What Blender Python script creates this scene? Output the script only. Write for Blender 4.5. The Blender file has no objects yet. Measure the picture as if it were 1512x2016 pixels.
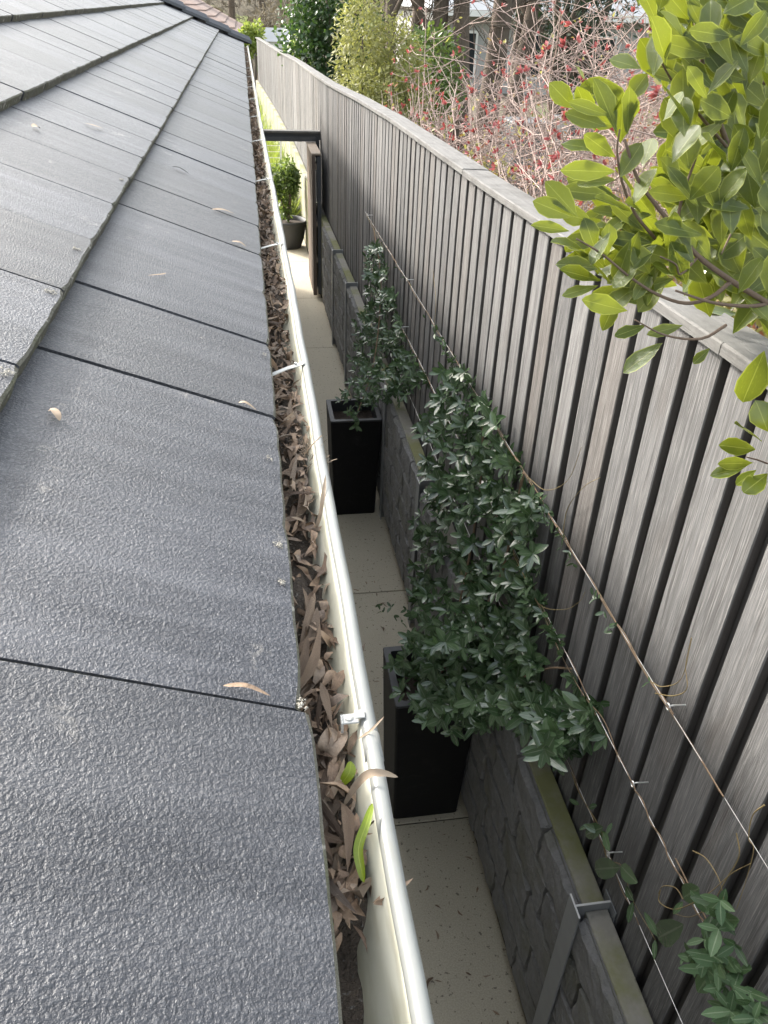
import bpy, math, random
import numpy as np
from mathutils import Vector, Matrix

# ------------------------------------------------------------------ camera, light, exposure
S = bpy.context.scene
COL = S.collection
EYE = np.array([0.0, 0.0, 3.57])
PC = np.array([756.0, 1008.0])                      # principal point of the 1512x2016 photograph
VY = np.array([472.0, -9.0])                        # vanishing point of the side passage
VZ = np.array([659.0, 3367.0])                      # vanishing point of the verticals
FOC = math.sqrt(-float(np.dot(VY - PC, VZ - PC)))
def _unit(v): return v / np.linalg.norm(v)
_ay = _unit(np.array([*(VY - PC), FOC])); _az = -_unit(np.array([*(VZ - PC), FOC])); _ax = np.cross(_ay, _az)
ROT = np.stack([_ax, _ay, _az])
cd = bpy.data.cameras.new('camera'); cam = bpy.data.objects.new('camera', cd); COL.objects.link(cam)
cd.sensor_fit = 'HORIZONTAL'; cd.sensor_width = 36.0; cd.lens = FOC / 1512 * 36.0
cd.clip_start = 0.02; cd.clip_end = 600
_r, _u, _f = ROT[:, 0], -ROT[:, 1], ROT[:, 2]
cam.matrix_world = Matrix(((_r[0], _u[0], -_f[0], EYE[0]), (_r[1], _u[1], -_f[1], EYE[1]), (_r[2], _u[2], -_f[2], EYE[2]), (0, 0, 0, 1)))
S.camera = cam

SUN_AZ, SUN_EL = -45.0, 33.0                        # azimuth from +Y towards +X, elevation
a, e = math.radians(SUN_AZ), math.radians(SUN_EL)
SUND = Vector((math.sin(a) * math.cos(e), math.cos(a) * math.cos(e), math.sin(e)))
W = bpy.data.worlds.new('World'); S.world = W; W.use_nodes = True
nt = W.node_tree; nt.nodes.clear()
sky = nt.nodes.new('ShaderNodeTexSky'); sky.sky_type = 'NISHITA'; sky.sun_disc = False
sky.sun_elevation = e; sky.sun_rotation = a; sky.air_density = 1.6; sky.dust_density = 4.0; sky.ozone_density = 1.0
bg = nt.nodes.new('ShaderNodeBackground'); bg.inputs['Strength'].default_value = 0.15
wo = nt.nodes.new('ShaderNodeOutputWorld')
hz = nt.nodes.new('ShaderNodeHueSaturation'); hz.inputs['Saturation'].default_value = 0.42   # thin high cloud: a whiter sky all over
nt.links.new(sky.outputs['Color'], hz.inputs['Color']); nt.links.new(hz.outputs['Color'], bg.inputs['Color']); nt.links.new(bg.outputs['Background'], wo.inputs['Surface'])
sl = bpy.data.lights.new('sun', 'SUN'); sl.energy = 1.75; sl.angle = math.radians(6.0); sl.color = (1.0, 0.95, 0.87)
so = bpy.data.objects.new('sun', sl); COL.objects.link(so); so.rotation_euler = SUND.to_track_quat('Z', 'Y').to_euler()
S.view_settings.view_transform = 'Standard'; S.view_settings.look = 'None'; S.view_settings.gamma = 1.0
S.view_settings.use_curve_mapping = False; S.view_settings.exposure = 2.0

# ------------------------------------------------------------------ helpers
rng = random.Random(11)
npr = np.random.default_rng(5)
def U(a, b): return rng.uniform(a, b)
def ray(px, py): return ROT @ np.array([(px - PC[0]) / FOC, (py - PC[1]) / FOC, 1.0])
def at(px, py, X=None, Y=None, Z=None):
    """point of the place seen at a photograph pixel on the plane X, Y or height Z"""
    r = ray(px, py)
    t = (X / r[0]) if X is not None else (Y / r[1]) if Y is not None else ((Z - EYE[2]) / r[2])
    return EYE + r * t
WL = {}
def tag(o, label=None, cat=None, group=None, kind=None):
    if label: o['label'] = label
    if cat: o['category'] = cat
    if group: o['group'] = group
    if kind: o['kind'] = kind
    return o
def wl(o): return WL[o.name] if o is not None else np.zeros(3)
def thing(name, loc, label, cat, group=None, parent=None):
    o = bpy.data.objects.new(name, None); COL.objects.link(o); o.empty_display_size = 0.1
    o.location = Vector(loc); WL[o.name] = np.array(loc, float)
    return tag(o, label, cat, group)
def mesh_of(name, V, F, uv=None, mats=None, smooth=False, fm=None):
    me = bpy.data.meshes.new(name); me.from_pydata(V, [], F)
    if uv is not None:
        l = me.uv_layers.new(name='UVMap'); li = np.empty(len(me.loops), int); me.loops.foreach_get('vertex_index', li)
        l.data.foreach_set('uv', np.asarray(uv, float)[li].ravel())
    for m in (mats or []): me.materials.append(m)
    if fm is not None: me.polygons.foreach_set('material_index', fm)
    if smooth: me.polygons.foreach_set('use_smooth', [True] * len(me.polygons))
    me.update(); return me
def place(name, me, loc=(0, 0, 0), rot=None, parent=None):
    """link a (shared) mesh at a world place under its thing"""
    o = bpy.data.objects.new(name, me); COL.objects.link(o)
    l = np.array(loc, float)
    if parent is not None: o.parent = parent
    M = Matrix.Translation(Vector(l - wl(parent)))
    if rot is not None: M = M @ (rot if isinstance(rot, Matrix) else Matrix(rot)).to_4x4()
    o.matrix_basis = M; WL[o.name] = l
    return o
class MB:
    def __init__(s): s.v = []; s.f = []; s.uv = []; s.fm = []; s.useuv = False
    def add(s, V, F, uv=None, m=0):
        n = len(s.v); s.v.extend([tuple(map(float, p)) for p in V]); s.f.extend([tuple(i + n for i in f) for f in F])
        if uv is not None: s.useuv = True; s.uv.extend(uv)
        else: s.uv.extend([(0, 0)] * len(V))
        s.fm.extend([m] * len(F))
    def box(s, x0, x1, y0, y1, z0, z1, m=0, bev=0.0):
        if bev:
            b = bev
            V = []
            for z, i in ((z0, b), (z0 + b, 0), (z1 - b, 0), (z1, b)):
                V += [(x0 + i, y0 + i, z), (x1 - i, y0 + i, z), (x1 - i, y1 - i, z), (x0 + i, y1 - i, z)]
            F = [(3, 2, 1, 0), (12, 13, 14, 15)]
            for k in range(3):
                for j in range(4):
                    q = k * 4; F.append((q + j, q + (j + 1) % 4, q + 4 + (j + 1) % 4, q + 4 + j))
            s.add(V, F, None, m); return
        V = [(x0, y0, z0), (x1, y0, z0), (x1, y1, z0), (x0, y1, z0), (x0, y0, z1), (x1, y0, z1), (x1, y1, z1), (x0, y1, z1)]
        s.add(V, [(3, 2, 1, 0), (4, 5, 6, 7), (0, 1, 5, 4), (1, 2, 6, 5), (2, 3, 7, 6), (3, 0, 4, 7)], None, m)
    def tube(s, P, R, n=5, cap=True, m=0):
        P = np.asarray(P, float); k = len(P)
        R = np.full(k, R) if np.isscalar(R) else np.asarray(R, float)
        T = np.gradient(P, axis=0); T /= (np.linalg.norm(T, axis=1)[:, None] + 1e-9)
        up = np.array([0, 0, 1.0]) if abs(T[0][2]) < 0.9 else np.array([1.0, 0, 0])
        V = []
        A = np.cross(T[0], up); A /= np.linalg.norm(A)
        ang = np.arange(n) * 2 * math.pi / n
        for i in range(k):
            A = A - T[i] * np.dot(A, T[i]); A /= (np.linalg.norm(A) + 1e-9); B = np.cross(T[i], A)
            V.extend(P[i] + R[i] * (np.cos(ang)[:, None] * A + np.sin(ang)[:, None] * B))
        F = [(i * n + j, i * n + (j + 1) % n, (i + 1) * n + (j + 1) % n, (i + 1) * n + j) for i in range(k - 1) for j in range(n)]
        if cap: F += [tuple(range(n - 1, -1, -1)), tuple((k - 1) * n + j for j in range(n))]
        s.add(V, F, None, m)
    def lathe(s, prof, c, n=24, m=0):
        V = []; ang = np.arange(n) * 2 * math.pi / n
        for r, z in prof: V += [(c[0] + r * math.cos(t), c[1] + r * math.sin(t), c[2] + z) for t in ang]
        F = [(i * n + j, i * n + (j + 1) % n, (i + 1) * n + (j + 1) % n, (i + 1) * n + j) for i in range(len(prof) - 1) for j in range(n)]
        s.add(V, F, None, m)
    def mesh(s, name, mats, smooth=False, off=None):
        V = s.v if off is None else [tuple(np.subtract(p, off)) for p in s.v]
        return mesh_of(name, V, s.f, s.uv if s.useuv else None, mats if isinstance(mats, (list, tuple)) else [mats], smooth, s.fm)
    def build(s, name, mats, parent=None, smooth=False, loc=None):
        l = np.array(loc, float) if loc is not None else (wl(parent) if parent is not None else np.zeros(3))
        return place(name, s.mesh(name, mats, smooth, l), l, None, parent)
def smoothpath(P, n=8):
    """Catmull-Rom through the points"""
    P = np.asarray(P, float); Q = np.vstack([2 * P[0] - P[1], P, 2 * P[-1] - P[-2]]); out = []
    for i in range(1, len(Q) - 2):
        for t in np.linspace(0, 1, n, endpoint=False):
            p0, p1, p2, p3 = Q[i - 1:i + 3]
            out.append(0.5 * ((2 * p1) + (-p0 + p2) * t + (2 * p0 - 5 * p1 + 4 * p2 - p3) * t * t + (-p0 + 3 * p1 - 3 * p2 + p3) * t ** 3))
    out.append(P[-1]); return np.array(out)
def frame(d, nrm):
    """3x3 matrix: x along d, z near nrm"""
    x = _unit(np.asarray(d, float)); z = np.asarray(nrm, float); z = z - x * np.dot(x, z)
    if np.linalg.norm(z) < 1e-4: z = np.cross(x, [0.3, 0.5, 0.8])
    z = _unit(z); y = np.cross(z, x)
    return np.stack([x, y, z], axis=1)
def sph():
    v = npr.normal(size=3); return v / np.linalg.norm(v)

# leaf templates: x along, y across, z up; uv = (-1..1 across, 0..1 along)
def leaf_tpl(stations, widths, fold=0.25, curl=0.12, wave=0.0, sickle=0.0, twist=0.0, ph=0.0):
    V = []; UVs = []; F = []
    n = len(stations)
    for i, (t, w) in enumerate(zip(stations, widths)):
        z0 = -curl * t * t; yo = sickle * math.sin(t * math.pi); tw = twist * t
        if i in (0, n - 1): row = [(0, 0)]
        else: row = [(-w, fold * w), (0, 0), (w, fold * w)]
        for y, z in row:
            zz = z + (wave * math.sin(t * 9 + ph + (1.3 if y > 0 else 0)) * (1 if y else 0))
            yy = y * math.cos(tw) - zz * math.sin(tw); z2 = y * math.sin(tw) + zz * math.cos(tw)
            V.append((t, yo + yy, z0 + z2)); UVs.append((0.0 if y == 0 else (1.0 if y > 0 else -1.0), t))
    idx = lambda i, k: 0 if i == 0 else (1 + 3 * (n - 2) if i == n - 1 else 1 + 3 * (i - 1) + k)
    for i in range(n - 1):
        for k in (0, 1):
            q = [idx(i, k), idx(i + 1, k), idx(i + 1, k + 1), idx(i, k + 1)]
            q2 = []
            for v in q:
                if v not in q2: q2.append(v)
            F.append(tuple(q2))
    return np.array(V), F, UVs
def cloud(name, tpls, pos, rots, mat, parent=None, kind='stuff', smooth=True, which=None):
    """many leaves joined in one mesh; rots are 3x3 (scaled)"""
    V = []; F = []; UVs = []; n = 0; base = wl(parent)
    for k, (p, R) in enumerate(zip(pos, rots)):
        tv, tf, tu = tpls[k % len(tpls)]
        V.append(tv @ R.T + (np.asarray(p) - base)); F.extend([tuple(i + n for i in f) for f in tf]); UVs.extend(tu); n += len(tv)
    me = mesh_of(name, np.vstack(V).tolist(), F, UVs, [mat], smooth)
    o = place(name, me, base, None, parent)
    if kind: o['kind'] = kind
    return o
def leafR(d, nrm, L, Wd):
    return frame(d, nrm) @ np.diag([L, Wd, Wd])

# ------------------------------------------------------------------ materials
def mat(name, build):
    m = bpy.data.materials.new(name); m.use_nodes = True; t = m.node_tree; t.nodes.clear()
    out = t.nodes.new('ShaderNodeOutputMaterial'); b = t.nodes.new('ShaderNodeBsdfPrincipled')
    t.links.new(b.outputs[0], out.inputs[0]); build(G(t, b, out)); return m
class G:
    def __init__(s, t, b, out): s.t = t; s.b = b; s.out = out; s._c = None
    def n(s, ty, **k):
        x = s.t.nodes.new('ShaderNode' + ty)
        for a_, v in k.items(): setattr(x, a_, v)
        return x
    def ln(s, a_, b_): s.t.links.new(a_, b_)
    def coord(s, kind='Object', scale=(1, 1, 1), rnd=True):
        tc = s.n('TexCoord'); mp = s.n('Mapping'); mp.inputs['Scale'].default_value = scale
        if rnd:
            oi = s.n('ObjectInfo'); mu = s.n('VectorMath', operation='SCALE'); mu.inputs[0].default_value = (37, 91, 53); s.ln(oi.outputs['Random'], mu.inputs['Scale'])
            ad = s.n('VectorMath', operation='ADD'); s.ln(tc.outputs[kind], ad.inputs[0]); s.ln(mu.outputs[0], ad.inputs[1]); s.ln(ad.outputs[0], mp.inputs[0])
        else: s.ln(tc.outputs[kind], mp.inputs[0])
        return mp.outputs[0]
    def noise(s, vec, scale, detail=4, rough=0.6, dist=0.0):
        x = s.n('TexNoise'); x.inputs['Scale'].default_value = scale; x.inputs['Detail'].default_value = detail
        x.inputs['Roughness'].default_value = rough; x.inputs['Distortion'].default_value = dist; s.ln(vec, x.inputs['Vector']); return x.outputs['Fac']
    def vor(s, vec, scale, feature='F1'):
        x = s.n('TexVoronoi', feature=feature); x.inputs['Scale'].default_value = scale; s.ln(vec, x.inputs['Vector']); return x.outputs['Distance']
    def ramp(s, fac, stops):
        x = s.n('ValToRGB'); el = x.color_ramp.elements
        while len(el) < len(stops): el.new(0.5)
        for e_, (p, c) in zip(el, stops): e_.position = p; e_.color = (c, c, c, 1) if np.isscalar(c) else (*c, 1)
        s.ln(fac, x.inputs[0]); return x.outputs[0]
    def mix(s, fac, a_, b_, mode='MIX'):
        x = s.n('Mix', data_type='RGBA', blend_type=mode)
        for v, i in ((fac, 0), (a_, 6), (b_, 7)):
            if hasattr(v, 'is_linked'): s.ln(v, x.inputs[i])
            else: x.inputs[i].default_value = v if i == 0 else (*v, 1)
        return x.outputs[2]
    def math(s, op, a_, b_=0.5):
        x = s.n('Math', operation=op)
        for v, i in ((a_, 0), (b_, 1)):
            if hasattr(v, 'is_linked'): s.ln(v, x.inputs[i])
            else: x.inputs[i].default_value = v
        return x.outputs[0]
    def rand(s): return s.n('ObjectInfo').outputs['Random']
    def island(s): return s.n('NewGeometry').outputs['Random Per Island']
    def col(s, c):
        if hasattr(c, 'is_linked'): s.ln(c, s.b.inputs['Base Color'])
        else: s.b.inputs['Base Color'].default_value = (*c, 1)
    def rough(s, r):
        if hasattr(r, 'is_linked'): s.ln(r, s.b.inputs['Roughness'])
        else: s.b.inputs['Roughness'].default_value = r
    def bump(s, h, dist, strength=1.0):
        x = s.n('Bump'); x.inputs['Distance'].default_value = dist; x.inputs['Strength'].default_value = strength
        s.ln(h, x.inputs['Height'])
        if s._c is not None: s.ln(s._c, x.inputs['Normal'])
        s._c = x.outputs[0]; s.ln(s._c, s.b.inputs['Normal'])

def m_tile(g):
    v = g.coord()
    gran = g.noise(v, 300, 3, 0.6); big = g.noise(v, 5, 4, 0.6); st = g.noise(g.coord(scale=(3, 26, 3)), 1.0, 4, 0.6)
    c = g.mix(big, (0.018, 0.020, 0.026), (0.037, 0.040, 0.050))
    c = g.mix(g.ramp(st, [(0.40, 0.0), (0.70, 0.75)]), c, (0.078, 0.081, 0.092))
    c = g.mix(g.ramp(gran, [(0.52, 0.0), (0.72, 0.55)]), c, (0.15, 0.153, 0.162))
    lich = g.math('MULTIPLY', g.ramp(g.noise(v, 9, 3, 0.7), [(0.63, 0.0), (0.72, 0.75)]), g.ramp(g.noise(v, 120, 2), [(0.45, 0.0), (0.55, 1.0)]))
    c = g.mix(lich, c, (0.20, 0.19, 0.175))
    t = g.mix(g.rand(), (0.74, 0.73, 0.72), (1.22, 1.22, 1.24)); c = g.mix(1.0, c, t, 'MULTIPLY')
    g.col(c); g.rough(g.ramp(gran, [(0.3, 0.52), (0.7, 0.38)])); g.b.inputs['Specular IOR Level'].default_value = 0.55
    g.bump(big, 0.004, 0.5); g.bump(gran, 0.0026, 1.0)
M_TILE = mat('concrete_roof_tile', m_tile)
def m_edge(g):
    v = g.coord(); n1 = g.noise(v, 90, 4, 0.7); n2 = g.noise(v, 14, 3)
    c = g.mix(n1, (0.055, 0.052, 0.040), (0.19, 0.18, 0.14)); c = g.mix(g.ramp(n2, [(0.5, 0.0), (0.7, 0.6)]), c, (0.10, 0.105, 0.05))
    c = g.mix(g.ramp(g.noise(v, 55, 2), [(0.60, 0.0), (0.68, 0.9)]), c, (0.36, 0.34, 0.29))
    g.col(c); g.rough(0.95); g.bump(n1, 0.012, 1.0)
M_EDGE = mat('mossy_tile_edge', m_edge)
def m_cap(g):
    v = g.coord(); n1 = g.noise(v, 40, 4); g.col(g.mix(n1, (0.035, 0.038, 0.046), (0.07, 0.074, 0.085))); g.rough(0.6); g.bump(n1, 0.004)
M_CAP = mat('ridge_cap_paint', m_cap)
def m_gut(g):
    v = g.coord(rnd=False); n = g.noise(v, 9, 4, 0.65); s = g.noise(g.coord(scale=(1, 6, 30), rnd=False), 1.5, 4)
    c = g.mix(g.ramp(n, [(0.42, 0.0), (0.7, 0.55)]), (0.56, 0.545, 0.445), (0.42, 0.395, 0.27))
    c = g.mix(g.ramp(s, [(0.50, 0.0), (0.7, 0.5)]), c, (0.30, 0.27, 0.17)); g.col(c); g.rough(0.32); g.bump(n, 0.002, 0.3)
M_GUT = mat('cream_gutter_enamel', m_gut)
def m_bead(g):
    v = g.coord(rnd=False); n = g.noise(v, 12, 4); c = g.mix(n, (0.18, 0.186, 0.182), (0.26, 0.266, 0.25)); d = g.noise(g.coord(scale=(30, 5, 30), rnd=False), 2, 5, 0.7); c = g.mix(g.ramp(d, [(0.55, 0.0), (0.72, 0.55)]), c, (0.20, 0.19, 0.15)); g.col(c); g.rough(0.36); g.bump(n, 0.001, 0.3)
M_BEAD = mat('grey_cream_gutter_lip', m_bead)
M_STRAP = mat('bracket_metal', lambda g: (g.col((0.42, 0.42, 0.40)), g.rough(0.4), g.bump(g.noise(g.coord(), 60), 0.001)))
def m_sludge(g):
    v = g.coord(rnd=False); n = g.noise(v, 60, 5, 0.7); n2 = g.noise(v, 180, 3)
    c = g.mix(n, (0.035, 0.027, 0.020), (0.15, 0.115, 0.085)); c = g.mix(g.ramp(n2, [(0.6, 0.0), (0.7, 0.7)]), c, (0.25, 0.23, 0.20)); g.col(c); g.rough(0.95); g.bump(n, 0.02); g.bump(n2, 0.005)
M_SLUDGE = mat('gutter_mulch', m_sludge)
def m_dead(g):
    r = g.math('FRACT', g.math('ADD', g.rand(), g.island())); v = g.coord('UV', (3, 12, 1))
    c = g.ramp(r, [(0.0, (0.12, 0.075, 0.047)), (0.3, (0.25, 0.165, 0.105)), (0.55, (0.36, 0.25, 0.165)), (0.8, (0.31, 0.235, 0.17)), (1.0, (0.17, 0.125, 0.095))])
    uv = g.n('TexCoord').outputs['UV']; sx = g.n('SeparateXYZ'); g.ln(uv, sx.inputs[0]); mid = g.ramp(g.math('ABSOLUTE', sx.outputs[0], 0), [(0.0, 0.3), (0.12, 0.0)])
    n = g.noise(g.coord(), 70, 4, 0.7); c = g.mix(g.ramp(n, [(0.35, 0.55), (0.6, 0.0)]), c, (0.06, 0.04, 0.03)); c = g.mix(mid, c, (0.36, 0.27, 0.18))
    g.col(c); g.rough(0.7); g.bump(n, 0.002)
M_DEAD = mat('dead_leaf', m_dead)
def m_wood(g, warm=0.0):
    v = g.coord(scale=(24, 24, 1.3)); v2 = g.coord(scale=(110, 110, 4)); grain = g.noise(v, 2.2, 6, 0.62, 0.5); fine = g.noise(v2, 2.0, 4, 0.65); bl = g.noise(g.coord(scale=(3, 3, 1.2)), 2.5, 4)
    r = g.rand()
    base = g.ramp(r, [(0.0, (0.095, 0.094, 0.094)), (0.35, (0.132, 0.131, 0.131)), (0.65, (0.160, 0.158, 0.157)), (0.88, (0.120, 0.108, 0.099)), (1.0, (0.19, 0.188, 0.184))])
    c = g.mix(g.ramp(grain, [(0.30, 0.75), (0.55, 0.0)]), base, (0.050, 0.047, 0.045))
    c = g.mix(g.ramp(fine, [(0.50, 0.0), (0.72, 0.6)]), c, (0.33, 0.32, 0.31)); c = g.mix(g.ramp(bl, [(0.55, 0.0), (0.75, 0.5)]), c, (0.085, 0.074, 0.066))
    g.col(c); g.rough(0.78); g.bump(grain, 0.004, 0.8); g.bump(fine, 0.0016, 0.9)
M_WOOD = mat('weathered_paling', m_wood)
def m_back_shade(g):
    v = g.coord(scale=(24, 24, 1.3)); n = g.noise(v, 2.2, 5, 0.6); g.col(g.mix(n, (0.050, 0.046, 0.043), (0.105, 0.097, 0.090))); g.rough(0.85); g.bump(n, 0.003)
M_BACK_SHADE = mat('backing_timber_with_gap_shade', m_back_shade)  # darker than the palings: shade of the fence gaps put into the colour
def m_capw(g):
    v = g.coord(scale=(24, 1.3, 24)); grain = g.noise(v, 2.2, 6, 0.62, 0.5); v2 = g.coord(); blot = g.noise(v2, 7, 5, 0.7)
    c = g.mix(grain, (0.07, 0.069, 0.067), (0.215, 0.21, 0.20)); c = g.mix(g.ramp(blot, [(0.5, 0.0), (0.7, 0.65)]), c, (0.055, 0.053, 0.047)); g.col(c); g.rough(0.85); g.bump(grain, 0.004); g.bump(blot, 0.003)
M_CAPW = mat('weathered_capping', m_capw)
def m_stone(g):
    v = g.coord(); v2 = g.coord(scale=(1, 0.55, 1)); n = g.noise(v, 38, 5, 0.65); n2 = g.noise(v2, 95, 5, 0.7); b = g.noise(v, 3, 3)
    c = g.mix(n, (0.10, 0.099, 0.098), (0.27, 0.265, 0.26)); c = g.mix(g.ramp(n2, [(0.55, 0.0), (0.75, 0.5)]), c, (0.24, 0.235, 0.23))
    c = g.mix(g.ramp(b, [(0.52, 0.0), (0.7, 0.5)]), c, (0.10, 0.098, 0.045)); g.col(c); g.rough(0.9); g.bump(n, 0.012, 1.0); g.bump(n2, 0.007, 1.0)
M_STONE = mat('split_face_stone', m_stone)
def m_cope(g):
    v = g.coord(rnd=False); n = g.noise(v, 3, 5, 0.65); n2 = g.noise(v, 40, 4)
    c = g.mix(n2, (0.20, 0.19, 0.165), (0.31, 0.295, 0.26)); c = g.mix(g.ramp(n, [(0.42, 0.0), (0.62, 0.85)]), c, (0.17, 0.175, 0.06)); g.col(c); g.rough(0.9); g.bump(n2, 0.003)
M_COPE = mat('mossy_concrete_sleeper', m_cope)
def m_path(g):
    v = g.coord(rnd=False); n = g.noise(v, 1.6, 5, 0.65); n2 = g.noise(v, 140, 3, 0.7); sp = g.noise(v, 46, 2, 0.5); st = g.noise(v, 0.8, 4)
    c = g.mix(n, (0.43, 0.385, 0.295), (0.56, 0.51, 0.40)); c = g.mix(g.ramp(n2, [(0.4, 0.3), (0.6, 0.0)]), c, (0.20, 0.175, 0.14))
    c = g.mix(g.ramp(sp, [(0.64, 0.0), (0.69, 0.8)]), c, (0.10, 0.085, 0.065)); c = g.mix(g.ramp(st, [(0.55, 0.0), (0.75, 0.5)]), c, (0.25, 0.22, 0.17)); g.col(c); g.rough(0.8); g.bump(n2, 0.002)
M_PATH = mat('beige_concrete', m_path)
M_STEEL = mat('galvanised_steel', lambda g: (g.col(g.mix(g.noise(g.coord(), 9, 4), (0.20, 0.21, 0.22), (0.32, 0.33, 0.34))), g.rough(0.5), g.b.inputs['Metallic'].__setattr__('default_value', 0.35), g.bump(g.noise(g.coord(), 40), 0.0008)))
M_STEELTOP = mat('cut_steel_end', lambda g: (g.col(g.mix(g.noise(g.coord(), 30), (0.5, 0.5, 0.49), (0.65, 0.65, 0.64))), g.rough(0.5)))
M_WIRE = mat('stainless_wire', lambda g: (g.col((0.62, 0.62, 0.60)), g.rough(0.35), g.b.inputs['Metallic'].__setattr__('default_value', 0.8), g.bump(g.noise(g.coord(), 300), 0.0005)))
M_DARKSTEEL = mat('charcoal_steel', lambda g: (g.col(g.mix(g.noise(g.coord(), 12, 4), (0.045, 0.05, 0.058), (0.075, 0.082, 0.092))), g.rough(0.45), g.bump(g.noise(g.coord(), 60), 0.0008)))
def m_gate(g):
    n = g.noise(g.coord(scale=(30, 30, 1.5)), 2, 5); r = g.rand(); c = g.ramp(r, [(0.0, (0.10, 0.085, 0.075)), (0.5, (0.16, 0.12, 0.095)), (1.0, (0.22, 0.14, 0.09))]); g.col(g.mix(n, c, (0.07, 0.055, 0.045))); g.rough(0.75); g.bump(n, 0.003)
M_GATE = mat('stained_gate_batten', m_gate)
M_GATETOP = mat('pale_gate_timber', lambda g: (g.col(g.mix(g.noise(g.coord(scale=(20, 3, 20)), 3, 4), (0.24, 0.19, 0.14), (0.40, 0.34, 0.28))), g.rough(0.8)))
def m_plant(g):
    n = g.noise(g.coord(), 12, 6, 0.7, 1.2); g.col(g.mix(g.ramp(n, [(0.55, 0.0), (0.75, 1.0)]), (0.004, 0.004, 0.005), (0.014, 0.014, 0.016))); g.rough(0.55); g.b.inputs['Specular IOR Level'].default_value = 0.25; g.bump(n, 0.001)
M_PLANTER = mat('black_glazed_planter', m_plant)
M_RIM = mat('black_planter_rim', lambda g: (g.col(g.mix(g.noise(g.coord(), 14), (0.018, 0.019, 0.022), (0.032, 0.034, 0.038))), g.rough(0.5)))
M_SOIL = mat('potting_soil', lambda g: (g.col(g.mix(g.noise(g.coord(), 40, 5), (0.018, 0.013, 0.010), (0.07, 0.052, 0.038))), g.rough(1.0), g.bump(g.noise(g.coord(), 50, 5), 0.02)))
def leafmat(name, dark, light, mid, trans, tr_amt, rough=0.35, midw=0.12, edge=None, spec=0.5, rmix=None):
    def b(g):
        r = g.math('FRACT', g.math('ADD', g.rand(), g.island()))
        c = g.mix(r, dark, light)
        if rmix: c = g.mix(g.ramp(r, [(rmix[0], 0.0), (rmix[0] + 0.03, 1.0)]), c, rmix[1])
        uv = g.n('TexCoord').outputs['UV']; sx = g.n('SeparateXYZ'); g.ln(uv, sx.inputs[0]); ab = g.math('ABSOLUTE', sx.outputs[0], 0)
        n = g.noise(g.coord(), 60, 3); big = g.noise(g.coord(), 14, 2); c = g.mix(g.math('MULTIPLY', n, 0.35), c, tuple(x * 0.55 for x in dark)); c = g.mix(g.ramp(big, [(0.55, 0.0), (0.75, 0.45)]), c, tuple(min(1, x * 1.5) for x in light))
        if mid: c = g.mix(g.ramp(ab, [(midw * 0.4, 0.8), (midw, 0.0)]), c, mid)
        if edge: c = g.mix(g.ramp(ab, [(0.86, 0.0), (0.97, 0.8)]), c, edge)
        vein = g.n('TexWave'); vein.inputs['Scale'].default_value = 5.0; vein.inputs['Distortion'].default_value = 1.0
        mp = g.n('Mapping'); mp.inputs['Rotation'].default_value = (0, 0, 1.57); g.ln(uv, mp.inputs[0]); g.ln(mp.outputs[0], vein.inputs['Vector'])
        g.col(c); g.rough(rough); g.b.inputs['Specular IOR Level'].default_value = spec; g.bump(vein.outputs['Fac'], 0.0003, 0.2); g.bump(n, 0.0015, 0.5)
        if tr_amt:
            tb = g.n('BsdfTranslucent'); mx = g.n('MixShader'); mx.inputs[0].default_value = tr_amt
            tc = g.mix(0.75, c, trans); g.ln(tc, tb.inputs['Color']); g.ln(g.b.outputs[0], mx.inputs[1]); g.ln(tb.outputs[0], mx.inputs[2]); g.ln(mx.outputs[0], g.out.inputs[0])
    return mat(name, b)
M_VINE = leafmat('jasmine_leaf', (0.040, 0.080, 0.034), (0.105, 0.17, 0.078), (0.16, 0.20, 0.13), (0.12, 0.24, 0.05), 0.10, 0.22, 0.13, None, 0.75)
M_VINE2 = leafmat('jasmine_leaf_fresh', (0.07, 0.14, 0.065), (0.13, 0.22, 0.10), (0.28, 0.36, 0.22), (0.20, 0.34, 0.07), 0.18, 0.3, 0.14)
M_GLOSSY = leafmat('glossy_tree_leaf', (0.034, 0.066, 0.011), (0.115, 0.150, 0.019), (0.28, 0.31, 0.075), (0.42, 0.48, 0.03), 0.29, 0.22, 0.06, (0.36, 0.38, 0.08), 0.7)
M_YELLOW = leafmat('yellowing_tree_leaf', (0.26, 0.27, 0.03), (0.42, 0.40, 0.05), (0.5, 0.48, 0.2), (0.7, 0.66, 0.06), 0.40, 0.3, 0.07, (0.5, 0.48, 0.2))
M_STEM = mat('vine_stem', lambda g: (g.col(g.mix(g.noise(g.coord(), 60), (0.16, 0.10, 0.06), (0.30, 0.22, 0.14))), g.rough(0.8), g.bump(g.noise(g.coord(), 200), 0.001)))
M_TENDRIL = mat('vine_tendril', lambda g: (g.col(g.mix(g.noise(g.coord(), 20), (0.12, 0.07, 0.045), (0.34, 0.27, 0.10))), g.rough(0.7)))
M_BARK = mat('brown_bark', lambda g: (g.col(g.mix(g.noise(g.coord(scale=(20, 20, 3)), 2, 5), (0.055, 0.042, 0.032), (0.17, 0.135, 0.105))), g.rough(0.95), g.bump(g.noise(g.coord(scale=(20, 20, 3)), 3, 5), 0.02)))
M_TWIG = mat('pale_twig_bark', lambda g: (g.col(g.mix(g.noise(g.coord(), 6, 4), (0.25, 0.18, 0.155), (0.44, 0.345, 0.30))), g.rough(0.85), g.bump(g.noise(g.coord(), 90), 0.002)))
M_TREETWIG = mat('tree_branch_bark', lambda g: (g.col(g.mix(g.noise(g.coord(), 30, 4), (0.10, 0.065, 0.045), (0.20, 0.14, 0.10))), g.rough(0.8), g.bump(g.noise(g.coord(), 120), 0.002)))
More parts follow.
